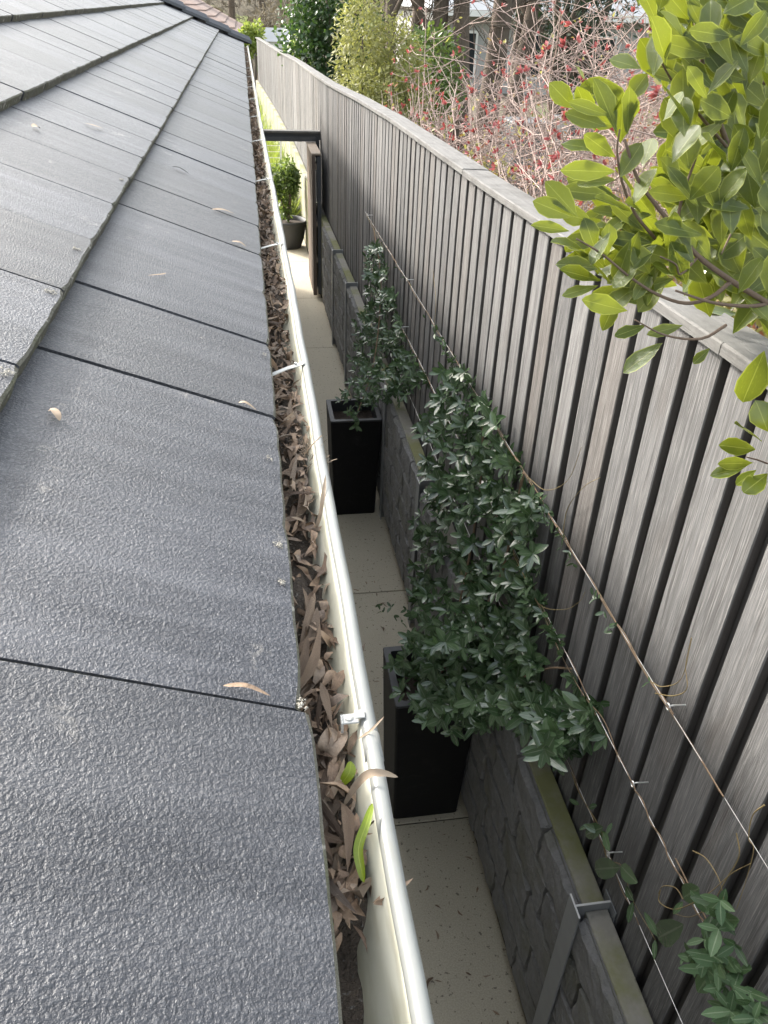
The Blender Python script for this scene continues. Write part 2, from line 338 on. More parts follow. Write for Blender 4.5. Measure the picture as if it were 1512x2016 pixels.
M_RED = leafmat('red_shrub_leaf', (0.24, 0.035, 0.045), (0.40, 0.14, 0.13), None, (0.5, 0.10, 0.08), 0.25, 0.5)
M_CREAM = leafmat('pale_shrub_leaf', (0.20, 0.19, 0.06), (0.38, 0.34, 0.16), None, (0.5, 0.48, 0.12), 0.3, 0.5, rmix=(0.72, (0.36, 0.08, 0.05)))
M_DKGREEN = leafmat('dark_shrub_leaf', (0.020, 0.048, 0.018), (0.055, 0.105, 0.035), None, (0.16, 0.30, 0.05), 0.2, 0.28)
M_OLIVE = leafmat('olive_shrub_leaf', (0.17, 0.175, 0.06), (0.31, 0.30, 0.115), None, (0.40, 0.42, 0.10), 0.3, 0.6)
M_MIDGREEN = leafmat('mid_green_leaf', (0.045, 0.085, 0.022), (0.12, 0.18, 0.045), None, (0.3, 0.42, 0.07), 0.3, 0.4)
M_LIME = leafmat('lime_leaf', (0.12, 0.17, 0.03), (0.24, 0.30, 0.06), None, (0.5, 0.6, 0.1), 0.35, 0.45)
M_CONIFER = leafmat('dark_conifer_leaf', (0.010, 0.026, 0.012), (0.035, 0.06, 0.025), None, (0.08, 0.14, 0.04), 0.1, 0.6)
M_BROWNBUSH = leafmat('dry_brush', (0.10, 0.085, 0.06), (0.22, 0.19, 0.135), None, (0.3, 0.25, 0.16), 0.2, 0.8)
def m_ground(g):
    v = g.coord(rnd=False); n = g.noise(v, 0.35, 6, 0.6); n2 = g.noise(v, 9, 5)
    c = g.mix(n2, (0.045, 0.036, 0.025), (0.125, 0.10, 0.068)); c = g.mix(g.ramp(n, [(0.45, 0.0), (0.6, 0.9)]), c, (0.09, 0.115, 0.035)); g.col(c); g.rough(1.0); g.bump(n2, 0.03)
M_GROUND = mat('garden_soil', m_ground)
def m_hill(g):
    v = g.coord(rnd=False); n = g.noise(v, 0.12, 6, 0.65); n2 = g.noise(v, 1.6, 6, 0.7)
    c = g.mix(n2, (0.075, 0.062, 0.042), (0.20, 0.17, 0.115)); c = g.mix(g.ramp(n, [(0.5, 0.0), (0.58, 1.0)]), c, (0.22, 0.25, 0.08)); g.col(c); g.rough(1.0); g.bump(n2, 0.3)
M_HILL = mat('grassy_hillside', m_hill)
M_RENDER = mat('rendered_wall', lambda g: (g.col(g.mix(g.noise(g.coord(), 3, 4), (0.70, 0.67, 0.60), (0.78, 0.75, 0.68))), g.rough(0.85), g.bump(g.noise(g.coord(), 200), 0.001)))
M_WHITE = mat('white_paint', lambda g: (g.col(g.mix(g.noise(g.coord(), 5), (0.66, 0.66, 0.63), (0.76, 0.76, 0.73))), g.rough(0.5)))
M_PALE = mat('pale_grey_weatherboard', lambda g: (g.col(g.mix(g.noise(g.coord(scale=(1, 1, 12)), 3), (0.30, 0.30, 0.29), (0.40, 0.40, 0.385))), g.rough(0.7)))
M_ROOFBROWN = mat('brown_tiled_roof', lambda g: (g.col(g.mix(g.noise(g.coord(), 4, 5), (0.16, 0.11, 0.09), (0.27, 0.20, 0.17))), g.rough(0.8), g.bump(g.noise(g.coord(), 30), 0.01)))
M_GREYROOF = mat('grey_sheet_roof', lambda g: (g.col(g.mix(g.noise(g.coord(), 2, 4), (0.22, 0.23, 0.24), (0.30, 0.31, 0.32))), g.rough(0.5)))
M_GLASS = mat('dark_window_glass', lambda g: (g.col((0.02, 0.025, 0.03)), g.rough(0.08), g.bump(g.noise(g.coord(), 2), 0.002)))
M_POT = mat('charcoal_pot', lambda g: (g.col(g.mix(g.noise(g.coord(), 6), (0.022, 0.023, 0.025), (0.036, 0.037, 0.039))), g.rough(0.55)))
M_GREYPLASTIC = mat('grey_plastic', lambda g: (g.col(g.mix(g.noise(g.coord(), 6), (0.085, 0.09, 0.095), (0.12, 0.125, 0.13))), g.rough(0.5)))

# ------------------------------------------------------------------ ground, terrain, path
def fence_x(y): return float(np.interp(y, [-3, 8, 11, 17, 23, 31, 34], [1.04, 1.04, 1.005, 0.95, 0.79, 0.50, 0.38]))
def fence_top(y): return 3.57 + float(np.interp(y, [-3, 1.4, 2.75, 3.95, 6.2, 8.3, 11, 17, 23, 31, 34], [-0.60, -0.635, -0.665, -0.695, -0.73, -0.795, -0.885, -1.0, -1.12, -1.2, -1.22]))
def wall_x(y): return min(0.945, fence_x(y) - 0.10)
WALL_TOP = 1.11
b = MB(); b.box(-40, 60, -12, 120, -0.6, -0.05); tag(b.build('ground', M_GROUND), kind='structure')
def grid(name, x0, x1, nx, y0, y1, ny, fz, m):
    xs = np.linspace(x0, x1, nx); ys = np.linspace(y0, y1, ny)
    V = [(x, y, fz(x, y)) for y in ys for x in xs]
    F = [(j * nx + i, j * nx + i + 1, (j + 1) * nx + i + 1, (j + 1) * nx + i) for j in range(ny - 1) for i in range(nx - 1)]
    return tag(place(name, mesh_of(name, V, F, None, [m], True)), kind='structure')
def gz(x, y): return 0.98 + 0.02 * max(0, x - 1.2) + 0.012 * max(0, y - 6) + 0.05 * math.sin(x * 1.3 + y * 0.7)
def garden(x, y):
    xx = max(x, fence_x(y) + 0.05)
    return gz(xx, y)
xs = np.concatenate([[0.0], np.linspace(0.25, 40, 40)]); ysl = np.linspace(-6, 46, 70)
V = []; F = []
for y in ysl:
    for x in xs: V.append((fence_x(y) + 0.07 + x, y, gz(fence_x(y) + x, y)))
n = len(xs)
F = [(j * n + i, j * n + i + 1, (j + 1) * n + i + 1, (j + 1) * n + i) for j in range(len(ysl) - 1) for i in range(n - 1)]
tag(place('garden_ground', mesh_of('garden_ground', V, F, None, [M_GROUND], True)), kind='structure')
grid('hillside', -70, 110, 60, 44, 150, 36, lambda x, y: -0.3 + 14 * (1 - math.exp(-max(0, y - 46) / 45)) + 1.2 * math.sin(x * 0.09 + y * 0.05) * min(1, max(0, y - 44) / 10), M_HILL)
# path of poured slabs
b = MB(); b.box(-0.36, 0.97, -3, 14.8, -0.05, -0.012); path = tag(b.build('path', M_SOIL), kind='structure')
js = [-3.0, -1.35, 0.55, 2.45, 4.35, 6.25, 9.1, 11.0, 12.85, 14.75]
for y0, y1 in zip(js[:-1], js[1:]):
    b = MB(); b.box(-0.35, wall_x((y0 + y1) / 2) + 0.015, y0 + 0.004, y1 - 0.004, -0.012, 0.0, bev=0.003); b.build('slab', M_PATH, path, loc=(0, y0, 0))

# ------------------------------------------------------------------ house: roof tiles, fascia, gutter
house = thing('house', (-0.4, 6.0, 0), 'house with a dark grey concrete tiled roof and cream gutter along the side path', 'house')
EX, EZ = 0.02, 3.03; GX, GZ, TH = -0.314, 0.147, 0.028
HIPY = 12.9                                           # eave corner of the hip
b = MB(); b.box(-3.9, -0.35, -4, 12.4, -0.05, 2.86); b.build('wall', M_RENDER, house)
b = MB(); b.box(-0.345, -0.05, -4, 12.75, 2.845, 2.855); b.build('soffit', M_WHITE, house)
b = MB(); b.box(-0.05, -0.03, -4, 12.78, 2.80, 2.985); b.build('fascia', M_GUT, house)
roof = MB()
NC = 6
xr, zr = EX + NC * GX, EZ + NC * GZ
uz = -0.045
roof.add([(EX - 0.06, -4, EZ - 0.04), (xr, -4, zr + uz), (xr, HIPY + NC * GX, zr + uz), (EX - 0.06, HIPY - 0.08, EZ - 0.04),
          (2 * xr - EX, -4, EZ - 0.04), (2 * xr - EX, HIPY - 0.08, EZ - 0.04)], [(0, 3, 2, 1), (1, 2, 5, 4), (3, 5, 2)])
roofo = roof.build('roof', M_CAP, house)
slope = np.array([GX, GZ - TH]); slope /= np.linalg.norm(slope)            # up the face of a tile
nrm2 = np.array([-slope[1], slope[0]]) * -1.0
if nrm2[1] < 0: nrm2 = -nrm2
TL = 0.42
def tile_mesh(w0, w1, seed, TL=TL):
    """front edge w0 wide, back edge w1 wide; local x up the slope, y along the eave, z out of the roof"""
    r = random.Random(seed); n = 10; V = []; F = []; fm = []
    def row(fn): V.extend([fn(k / n) for k in range(n + 1)])
    j = [r.uniform(-0.0012, 0.0012) for _ in range(n + 1)]; j[0] += 0.004; j[-1] += 0.004
    row(lambda t: (0.002 + j[round(t * n)], t * w0, -TH)); row(lambda t: (j[round(t * n)] * 0.7 - 0.001, t * w0, -0.0028 + r.uniform(-.0006, .0006)))
    row(lambda t: (0.0026 + j[round(t * n)], t * w0, 0.0)); row(lambda t: (TL, t * w1, 0.0)); row(lambda t: (TL, t * w1, -TH))
    m = n + 1
    for s, mm in ((0, 1), (1, 1), (2, 0)):
        for k in range(n): F.append((s * m + k + 1, s * m + k, (s + 1) * m + k, (s + 1) * m + k + 1)); fm.append(mm)
    F += [(0, 1 * m, 2 * m, 3 * m, 4 * m)[::-1], (n, m + n, 2 * m + n, 3 * m + n, 4 * m + n)]; fm += [0, 0]
    q = len(V); V += [(0.008, w0 - 0.001, -0.007), (0.008, w0 + 0.009, -0.007), (TL, w1 + 0.009, -0.007), (TL, w1 - 0.001, -0.007)]; F.append((q, q + 1, q + 2, q + 3)); fm.append(1)   # interlocking side lap seen in the joint
    return mesh_of('tile', V, F, None, [M_TILE, M_EDGE], False, fm)
TW = 0.300
variants = [tile_mesh(TW - 0.0055, TW - 0.0055, s) for s in range(5)]
bx = np.array([slope[0], 0, slope[1]]); bz = np.array([nrm2[0], 0, nrm2[1]])
def tile_rot(droll=0.0, dyaw=0.0):
    by = np.cross(bz, bx)                        # points along -Y or +Y
    sg = 1.0 if by[1] > 0 else -1.0
    R0 = np.stack([bx, np.array([0, 1.0, 0]), bz], axis=1)
    R = Matrix(R0.tolist()) @ Matrix.Rotation(droll, 3, 'X') @ Matrix.Rotation(dyaw, 3, 'Z')
    return R
for c in range(NC):
    fx, fz = EX + c * GX, EZ + c * GZ
    off = 0.497 + (0.0 if c % 2 == 0 else 0.17) + (0.03 if c == 3 else 0) - 6 * TW
    k = 0
    while True:
        y0 = off + k * TW; k += 1
        yend = HIPY + c * GX                          # hip line at the front edge of this course
        if y0 > yend - 0.03: break
        drop = Vector((0, U(-0.001, 0.001), U(-0.0012, 0.0012)))
        R = tile_rot(U(-0.004, 0.004), U(-0.003, 0.003)); fo = U(-0.002, 0.002)
        if c == 0 and abs(y0 - 0.497) > 0.01 and y0 < 0.497 and y0 > 0.0: fo = 0.009
        loc = (fx + fo, y0 + 0.002 + drop[1] - (0.0015 if c == 0 and abs(y0 - 0.197) < 0.02 else 0.0042 if c == 0 and abs(y0 - 0.797) < 0.02 else 0), fz + drop[2])
        w1 = yend - TL * 0.9 - y0
        if w1 < TW: me = tile_mesh(min(TW - 0.004, yend - y0), max(0.01, min(TW - 0.004, w1)), 100 + c)
        else: me = rng.choice(variants)
        place('tile', me, loc, R, roofo)
# hip and ridge capping
def cap_piece(p0, p1, w, h, name, lift):
    p0 = np.array(p0); p1 = np.array(p1); d = _unit(p1 - p0); side = _unit(np.cross(d, [0, 0, 1])); up = np.cross(side, d)
    V = []
    for p, l in ((p0, lift), (p1, 0.0)):
        for s, u in ((-1, -0.055), (-0.95, -0.02), (-0.45, h * 0.75), (0, h), (0.45, h * 0.75), (0.95, -0.02), (1, -0.055)): V.append(p + side * s * w + up * (u + l + 0.012))
    F = [(i, i + 1, 8 + i, 7 + i) for i in range(6)] + [tuple(range(6, -1, -1)), tuple(range(7, 14))]
    b = MB(); b.add(V, F); b.build(name, M_CAP, roofo, loc=tuple((p0 + p1) / 2))
h0 = np.array([EX + 0.02, HIPY + 0.02, EZ - 0.005]); h1 = np.array([xr, HIPY + NC * GX, zr + 0.0])
nh = 7
for k in range(nh): cap_piece(h0 + (h1 - h0) * k / nh, h0 + (h1 - h0) * (k + 1.12) / nh, 0.13, 0.05, 'hip_cap', 0.025)
r0 = np.array([xr, HIPY + NC * GX, zr + 0.0])
for k in range(36): cap_piece(r0 - np.array([0, 0.4 * k, 0]), r0 - np.array([0, 0.4 * k + 0.45, 0]), 0.13, 0.05, 'ridge_cap', 0.02)
# gutter
def gut_x(y): return float(np.interp(y, [-4, 2, 5, 13], [0.0, 0.0, -0.009, -0.012]))
prof_out = [(-0.028, 2.995), (-0.026, 2.90), (0.034, 2.895), (0.044, 2.912), (0.052, 2.935), (0.066, 2.955), (0.077, 2.985)]
ysg = np.concatenate([np.linspace(-3.0, 4, 110), np.linspace(4.1, 12.95, 60)])
def sweep(prof, closed, m, name, parent, smooth=True):
    V = []; F = []; k = len(prof)
    for y in ysg: V += [(x + gut_x(y) * (1 if x > 0.03 else 0) + (0.0007 * math.sin(y * 11) + 0.0005 * math.sin(y * 27 + 1) if x > 0.06 else 0), y, z + 0.0012 * math.sin(y * 5.1) + 0.0004 * math.sin(y * 31)) for x, z in prof]
    for i in range(len(ysg) - 1):
        for j in range(k if closed else k - 1): F.append((i * k + j, i * k + (j + 1) % k, (i + 1) * k + (j + 1) % k, (i + 1) * k + j))
    if closed: F += [tuple(range(k)), tuple(range((len(ysg) - 1) * k + k - 1, (len(ysg) - 1) * k - 1, -1))]
    return place(name, mesh_of(name, np.subtract(V, wl(parent)).tolist(), F, None, [m], smooth), wl(parent), None, parent)
inner = prof_out; outer = [(x + (0.0015 if x > 0 else -0.0015), z - (0.0015 if x < 0.04 and z < 2.95 else 0)) for x, z in prof_out][::-1]
gut = sweep(inner + outer, True, M_GUT, 'gutter', house)
gut['label'] = 'cream metal gutter full of dead leaves and mulch'
bead = [(0.0845 + 0.0078 * math.cos(t), 2.984 + 0.0078 * math.sin(t)) for t in np.linspace(0, 2 * math.pi, 15)[:-1]]
sweep(bead, True, M_BEAD, 'gutter_lip', gut)
for y in (0.45, 1.39, 2.26, 3.2, 4.17, 5.07, 6.0, 6.85, 7.75, 8.7, 9.6, 10.5, 11.4, 12.3):
    if y < 0.6: continue
    b = MB(); gx = gut_x(y)
    P = [(-0.03, y - 0.062, 2.992), (0.01, y - 0.045, 2.988), (0.05 + gx, y - 0.012, 2.990), (0.072 + gx, y, 2.991), (0.082 + gx, y + 0.004, 2.9935)]
    d = np.array([0.5, 0.85, 0])
    w = 0.0065; V = []
    for p in P: p = np.array(p); V += [p - [0, w, 0], p + [0, w, 0], p + [0, w, 0.0016], p - [0, w, -0.0016]]
    F = [(0, 1, 2, 3)[::-1], (16, 17, 18, 19)]
    for i in range(4):
        for j in range(4): F.append((i * 4 + j, i * 4 + (j + 1) % 4, i * 4 + 4 + (j + 1) % 4, i * 4 + 4 + j))
    b.add(V, F); b.tube([(0.066 + gx, y, 2.992), (0.066 + gx, y, 2.9965)], 0.003, 6); b.build('bracket', M_STRAP, gut, loc=(0.03, y, 2.99))
for y in (0.47, 4.6, 8.8):
    b = MB(); gx = gut_x(y); b.tube([(0.0845 + gx, y, 2.984), (0.0845 + gx, y + 0.03, 2.984)], 0.0086, 14); b.box(0.0755 + gx, 0.0775 + gx, y, y + 0.03, 2.957, 2.984); b.build('lap_joint', M_BEAD, gut, True, loc=(0.084, y, 2.984))
# the near clip with its turned-up tab
b = MB(); y = 0.52
b.box(0.060, 0.0755, y - 0.006, y + 0.006, 2.987, 2.9892, bev=0.0006); b.box(0.058, 0.0602, y - 0.006, y + 0.006, 2.975, 2.989, bev=0.0006)
b.lathe([(0.0036, 0.0005), (0.0038, 0.0016), (0.002, 0.0022), (0.0, 0.0022)], (0.066, y, 2.9888), 12); b.box(0.0715, 0.081, y - 0.005, y + 0.005, 2.9925, 2.9945, bev=0.0005); c = b.build('bracket', M_STRAP, gut, loc=(0.06, y, 2.985)); c['label'] = 'white clip with a round stud on the gutter lip'
# mulch in the gutter
V = []; F = []; nx = 12; ym = np.linspace(-0.5, 12.8, 900)
for y in ym:
    lv = 2.952 + 0.010 * math.sin(y * 7) + 0.008 * math.sin(y * 17.3 + 1) - (0.022 if y < 0.33 else 0.022 * max(0, 1 - (y - 0.33) / 0.03) if y < 0.36 else 0)
    for i in range(nx):
        t = i / (nx - 1); V.append((-0.025 + t * (0.088 + gut_x(y)), y, lv + npr.normal() * 0.004 + 0.006 * math.sin(t * 3 + y * 9) - 0.012 * max(0, t - 0.7)))
F = [(j * nx + i, j * nx + i + 1, (j + 1) * nx + i + 1, (j + 1) * nx + i) for j in range(len(ym) - 1) for i in range(nx - 1)]
mul = place('mulch', mesh_of('mulch', np.subtract(V, [0.02, 6, 2.93]).tolist(), F, None, [M_SLUDGE], True), (0.02, 6, 2.93))
tag(mul, 'dark crumbled leaf mulch lying along the gutter', 'mulch', kind='stuff')
EUC = [leaf_tpl([0, .12, .35, .6, .85, 1], [0, .55, 1, .85, .4, 0], fold=f, curl=0, wave=w, sickle=0, twist=tw, ph=p)
       for f, w, tw, p in ((0.35, .12, 0.5, 0), (-0.3, .2, -0.8, 1), (0.6, .1, 1.1, 2), (0.15, .3, 0.3, 3))]
def bent(tpl, bend, sick):
    V, F, uvs = tpl; V = V.copy(); L = 8.0                # template in width units; x 0..1 scaled later
    x = V[:, 0].copy(); V[:, 1] += sick * np.sin(x * math.pi); V[:, 2] += bend * np.sin(x * math.pi); return V, F, uvs
EUCB = [bent(EUC[i % 4], b_, s_) for i, (b_, s_) in enumerate(((0.6, 1.2), (-0.8, 0.8), (1.6, 0.3), (0.3, 2.0), (-1.2, -1.0), (2.4, 0.5), (0.2, -1.6), (1.0, 0.0)))]
EUCM = [mesh_of('dead_leaf', v.tolist(), f, u, [M_DEAD], True) for v, f, u in EUCB]
def scaled_rot(R, sx, sy, sz): return Matrix((np.asarray(R) @ np.diag([sx, sy, sz])).tolist())
cnt = 0
for k in range(260):
    y = 0.36 + (rng.random() ** 1.7) * 7.0
    x = U(-0.005, 0.068); z = 2.957 + U(0.0, 0.024)
    L = U(0.045, 0.10); wd = U(0.0028, 0.0062); th = U(0, 2 * math.pi)
    if rng.random() < 0.55: th = rng.choice((1, -1)) * math.pi / 2 + U(-0.7, 0.7)
    d = np.array([math.cos(th) * 0.6, math.sin(th), U(-0.25, 0.35)]); d = _unit(d)
    p = np.array([x, y, z]) - d * L * 0.5; en = p + d * L
    sh = max(0, en[0] - 0.050, p[0] - 0.050); p[0] -= sh; p[0] = max(p[0], -0.01)
    o = place('dead_leaf', EUCM[k % 8], p, scaled_rot(frame(d, [U(-.6, .6), U(-.6, .6), 1]), L, wd, wd))
    tag(o, 'dry brown eucalyptus leaf lying in the mulch of the gutter', 'dead leaf', 'dead leaves lying in the gutter')
pos = []; rots = []
for k in range(6500):
    y = 0.33 + (rng.random() ** 1.25) * 12.3; x = U(-0.02, 0.066); d = _unit(np.array([U(-.6, .6), U(-1, 1), U(-.35, .35)])); L = U(0.008, 0.045)
    pos.append((x, y, 2.954 + 0.010 * math.sin(y * 7) + U(0, 0.015))); rots.append(leafR(d, [U(-.9, .9), U(-.9, .9), 1], L, U(0.0015, 0.006)))
tag(cloud('leaf_litter', EUCB, pos, rots, M_DEAD), 'broken brown leaf litter packed into the gutter', 'leaf litter')

# single leaves and twigs that stand out
M_TAN = mat('tan_curled_leaf', lambda g: (g.col(g.mix(g.noise(g.coord(), 80, 4), (0.20, 0.14, 0.09), (0.42, 0.33, 0.24))), g.rough(0.7)))
M_GREENLEAF = leafmat('fresh_fallen_leaf', (0.16, 0.22, 0.015), (0.22, 0.29, 0.02), (0.34, 0.40, 0.06), (0.4, 0.5, 0.05), 0.25, 0.35, 0.1)
def ribbon(name, pts, w, m, label, cat, group=None, nrm=(0, -0.3, 1), twist=0.0, fold=0.3):
    P = smoothpath(pts, 5); n = len(P); V = []; F = []; uvs = []; T = np.gradient(P, axis=0)
    for i, p in enumerate(P):
        t = i / (n - 1); ww = w * (math.sin(math.pi * min(1, 0.06 + t * 0.94)) ** 0.6) * (0.25 if i in (0, n - 1) else 1)
        N = np.array(nrm, float); R = frame(T[i], N); a_ = twist * t; s = R[:, 1] * math.cos(a_) + R[:, 2] * math.sin(a_); u = np.cross(R[:, 0], s)
        V += [p - s * ww + u * ww * fold, p, p + s * ww + u * ww * fold]; uvs += [(-1, t), (0, t), (1, t)]
    F = [(i * 3 + k, i * 3 + k + 1, i * 3 + 4 + k, i * 3 + 3 + k) for i in range(n - 1) for k in (0, 1)]
    c = P.mean(axis=0); o = place(name, mesh_of(name, (np.array(V) - c).tolist(), F, uvs, [m], True), c)
    return tag(o, label, cat, group)
def gp(px, py, z): return at(px, py, Z=z)
ribbon('green_leaf', [gp(733, 1582, 2.999), gp(722, 1620, 2.995), gp(706, 1670, 2.986), gp(712, 1715, 2.981), gp(717, 1738, 2.978)], 0.0042, M_GREENLEAF, 'bright green narrow leaf leaning against the inside of the gutter lip', 'leaf', twist=0.5)
ribbon('dead_leaf', [gp(677, 1586, 2.965), gp(700, 1548, 2.985), gp(725, 1524, 3.0), gp(755, 1522, 3.002), gp(784, 1530, 2.996)], 0.0036, M_TAN, 'tan curled leaf arching over the lip of the gutter near the bright green leaf', 'dead leaf', twist=0.6)
ribbon('dead_leaf', [gp(615, 1610, 2.96), gp(648, 1570, 2.965), gp(668, 1530, 2.97), gp(678, 1492, 2.975)], 0.0035, M_TAN, 'long brown leaf leaning on the tile edge beside the green sprig in the gutter', 'dead leaf', twist=0.8)
ribbon('dead_leaf', [gp(700, 1790, 2.955), gp(712, 1755, 2.962), gp(724, 1738, 2.968), gp(731, 1727, 2.973)], 0.0036, M_TAN, 'grey brown leaf standing against the lip below the bright green leaf', 'dead leaf')
ribbon('dead_leaf', [gp(626, 1800, 2.952), gp(645, 1768, 2.962), gp(680, 1758, 2.962), gp(700, 1772, 2.955), gp(705, 1800, 2.948)], 0.0085, M_TAN, 'broad orange brown leaf curled at the near end of the litter', 'dead leaf', twist=0.3)
ribbon('dead_leaf', [gp(616, 1680, 2.958), gp(640, 1705, 2.962), gp(664, 1722, 2.96)], 0.0045, M_TAN, 'pinkish brown leaf poking out from under the eave tile', 'dead leaf')
ribbon('green_leaf', [gp(636, 1798, 2.958), gp(646, 1815, 2.96), gp(660, 1838, 2.955)], 0.0032, M_GREENLEAF, 'small olive green leaf lying deep in the near end of the gutter', 'leaf')
ribbon('green_leaf', [gp(672, 1545, 2.965), gp(688, 1520, 2.975), gp(690, 1498, 2.978)], 0.0055, M_GREENLEAF, 'folded green leaf in the gutter just below the white clip', 'leaf', twist=0.4)
ribbon('dead_leaf', [gp(668, 1440, 2.965), gp(660, 1455, 2.975), gp(648, 1475, 2.972), gp(640, 1490, 2.962)], 0.012, M_DEAD, 'large reddish brown leaf scrap beside the white clip', 'dead leaf', fold=0.6)
ribbon('twig', [gp(705, 1455, 2.985), gp(730, 1438, 2.996), gp(757, 1410, 3.008)], 0.0012, M_TAN, 'thin pale twig sticking out over the gutter lip by the white clip', 'twig')
ribbon('dead_leaf', [gp(620, 1045, 2.955), gp(632, 1010, 2.975), gp(636, 975, 2.99), gp(641, 935, 2.997)], 0.0035, M_TAN, 'long tan leaf lying up the inner face of the gutter', 'dead leaf', twist=0.5)
ribbon('dead_leaf', [gp(560, 1020, 2.955), gp(590, 1012, 2.965), gp(604, 990, 2.968), gp(600, 962, 2.968), gp(575, 948, 2.96)], 0.0036, M_TAN, 'tan leaf curled into a hook in the gutter opposite the far planter', 'dead leaf', twist=0.4)
b = MB()
cpt = gp(600, 905, 2.96)
for k in range(90):
    d = _unit(np.array([U(-.3, 1), U(-1, 1), U(0.1, 1)])); L = U(0.01, 0.045); q = cpt + np.array([U(-.012, .018), U(-.04, .04), U(-.01, .01)])
    b.tube([q, q + d * L * .5 + np.array([0, 0, U(-.004, .004)]), q + d * L], [0.0006, 0.0005, 0.0003], 3)
b.tube([gp(600, 893, 2.975), gp(618, 872, 2.995), gp(634, 857, 3.005)], [0.0012, 0.001, 0.0008], 4)
tag(b.build('grass_tuft', M_TAN, loc=tuple(cpt)), 'tuft of dry straw and twig caught on the gutter lip', 'dry grass')
def on_roof(px, py):
    """point on the tile face seen at a pixel"""
    r = ray(px, py); best = None
    for c in range(NC):
        p0 = np.array([EX + c * GX, 0, EZ + c * GZ]); nn = bz
        t = np.dot(p0 - EYE, nn) / np.dot(r, nn)
        if t <= 0: continue
        q = EYE + r * t; s = (q[0] - p0[0]) / slope[0]
        if -0.001 <= s <= 0.36 and (best is None or t < best[0]): best = (t, q)
    return best[1] + bz * 0.002 if best else None
for pts, w, lab in (([(416, 415), (437, 418), (462, 424)], .006, 'tan leaf lying on the eave tiles nearest the gutter bend'), ([(338, 331), (352, 336), (372, 345)], .008, 'black charred leaf scrap lying on an eave tile'),
                    ([(166, 245), (182, 252), (204, 256)], .006, 'pale straight leaf on the second course of tiles'), ([(62, 252), (70, 254), (78, 256)], .012, 'round cream leaf beside the pale straight leaf on the roof'),
                    ([(94, 814), (102, 817), (110, 826), (116, 834)], .0055, 'small cream leaf curved on the nearest eave tile at left'), ([(290, 546), (318, 547), (325, 541)], .0018, 'thin pale stalk lying across an eave tile'),
                    ([(468, 797), (480, 801), (504, 812)], .0035, 'brown leaf caught in a tile joint near the gutter'), ([(455, 478), (470, 483), (484, 489)], .006, 'pink leaf near the eave edge of the roof'), ([(437, 1356), (480, 1362), (530, 1376)], .0028, 'thin red brown leaf wedged in the widest tile joint')):
    P = [on_roof(*p) for p in pts]
    if any(p is None for p in P): continue
    L = len(P); P = [p + bz * (0.002 + 0.004 * math.sin(math.pi * i / (L - 1))) for i, p in enumerate(P)]
    ribbon('roof_leaf', P, w, M_PLANTER if 'charred' in lab else (M_DEAD if 'red' in lab else M_TAN), lab, 'dead leaf', nrm=tuple(bz), fold=0.15)

M_LICHEN = mat('pale_lichen', lambda g: (g.col(g.mix(g.noise(g.coord(), 160, 4, 0.7), (0.20, 0.18, 0.15), (0.46, 0.43, 0.37))), g.rough(0.95), g.bump(g.noise(g.coord(), 220, 3), 0.004)))
for px, py, L, wd, lab in ((591, 1600, .030, .0045, 'pale lichen streak on the nearest tile edge opposite the bright green leaf'), (611, 1955, .034, .0055, 'long pale lichen streak on the tile edge at the bottom of the picture'), (546, 1075, .008, .005, 'pale lichen spot on the eave tile opposite the near planter'), (553, 1150, .007, .004, 'smaller lichen spot on the eave tile edge below the other spot'), (592, 1392, .012, .005, 'yellowish lichen crust at the corner of the widest tile joint'), (530, 905, .008, .004, 'faint lichen patch on the eave tile beside the straw tuft'),
                           (100, 577, .012, .008, 'lichen patch on the second course near its mossy edge at left'), (150, 492, .012, .006, 'lichen patch higher up on the second course edge'), (10, 735, .014, .009, 'lichen patch on the second course at the left edge of the picture'), (238, 355, .010, .006, 'lichen patch on the second course edge near the top leaf'), (520, 700, .007, .004, 'small lichen spot by the eave near the far bracket')):
    c_ = on_roof(px, py)
    if c_ is None: continue
    b = MB()
    for q in range(26):
        t_ = U(-1, 1); d_ = np.array([bx[0] * U(-1, 1) * wd, t_ * L, bx[2] * 0]); d_[2] = d_[0] * slope[1] / slope[0]; rr_ = wd * U(.15, .4) * (1.2 - abs(t_)); n_ = 7
        V_ = [c_ + d_ + bz * 0.0006 + (bx * math.cos(w_) + np.array([0, 1, 0]) * math.sin(w_)) * rr_ * U(.6, 1.3) for w_ in np.arange(n_) * 6.283 / n_] + [c_ + d_ + bz * 0.0018]
        b.add(V_, [(k_, (k_ + 1) % n_, n_) if True else None for k_ in range(n_)])
    tag(b.build('lichen', M_LICHEN, loc=tuple(c_)), lab, 'lichen', 'lichen patches on the roof tiles')

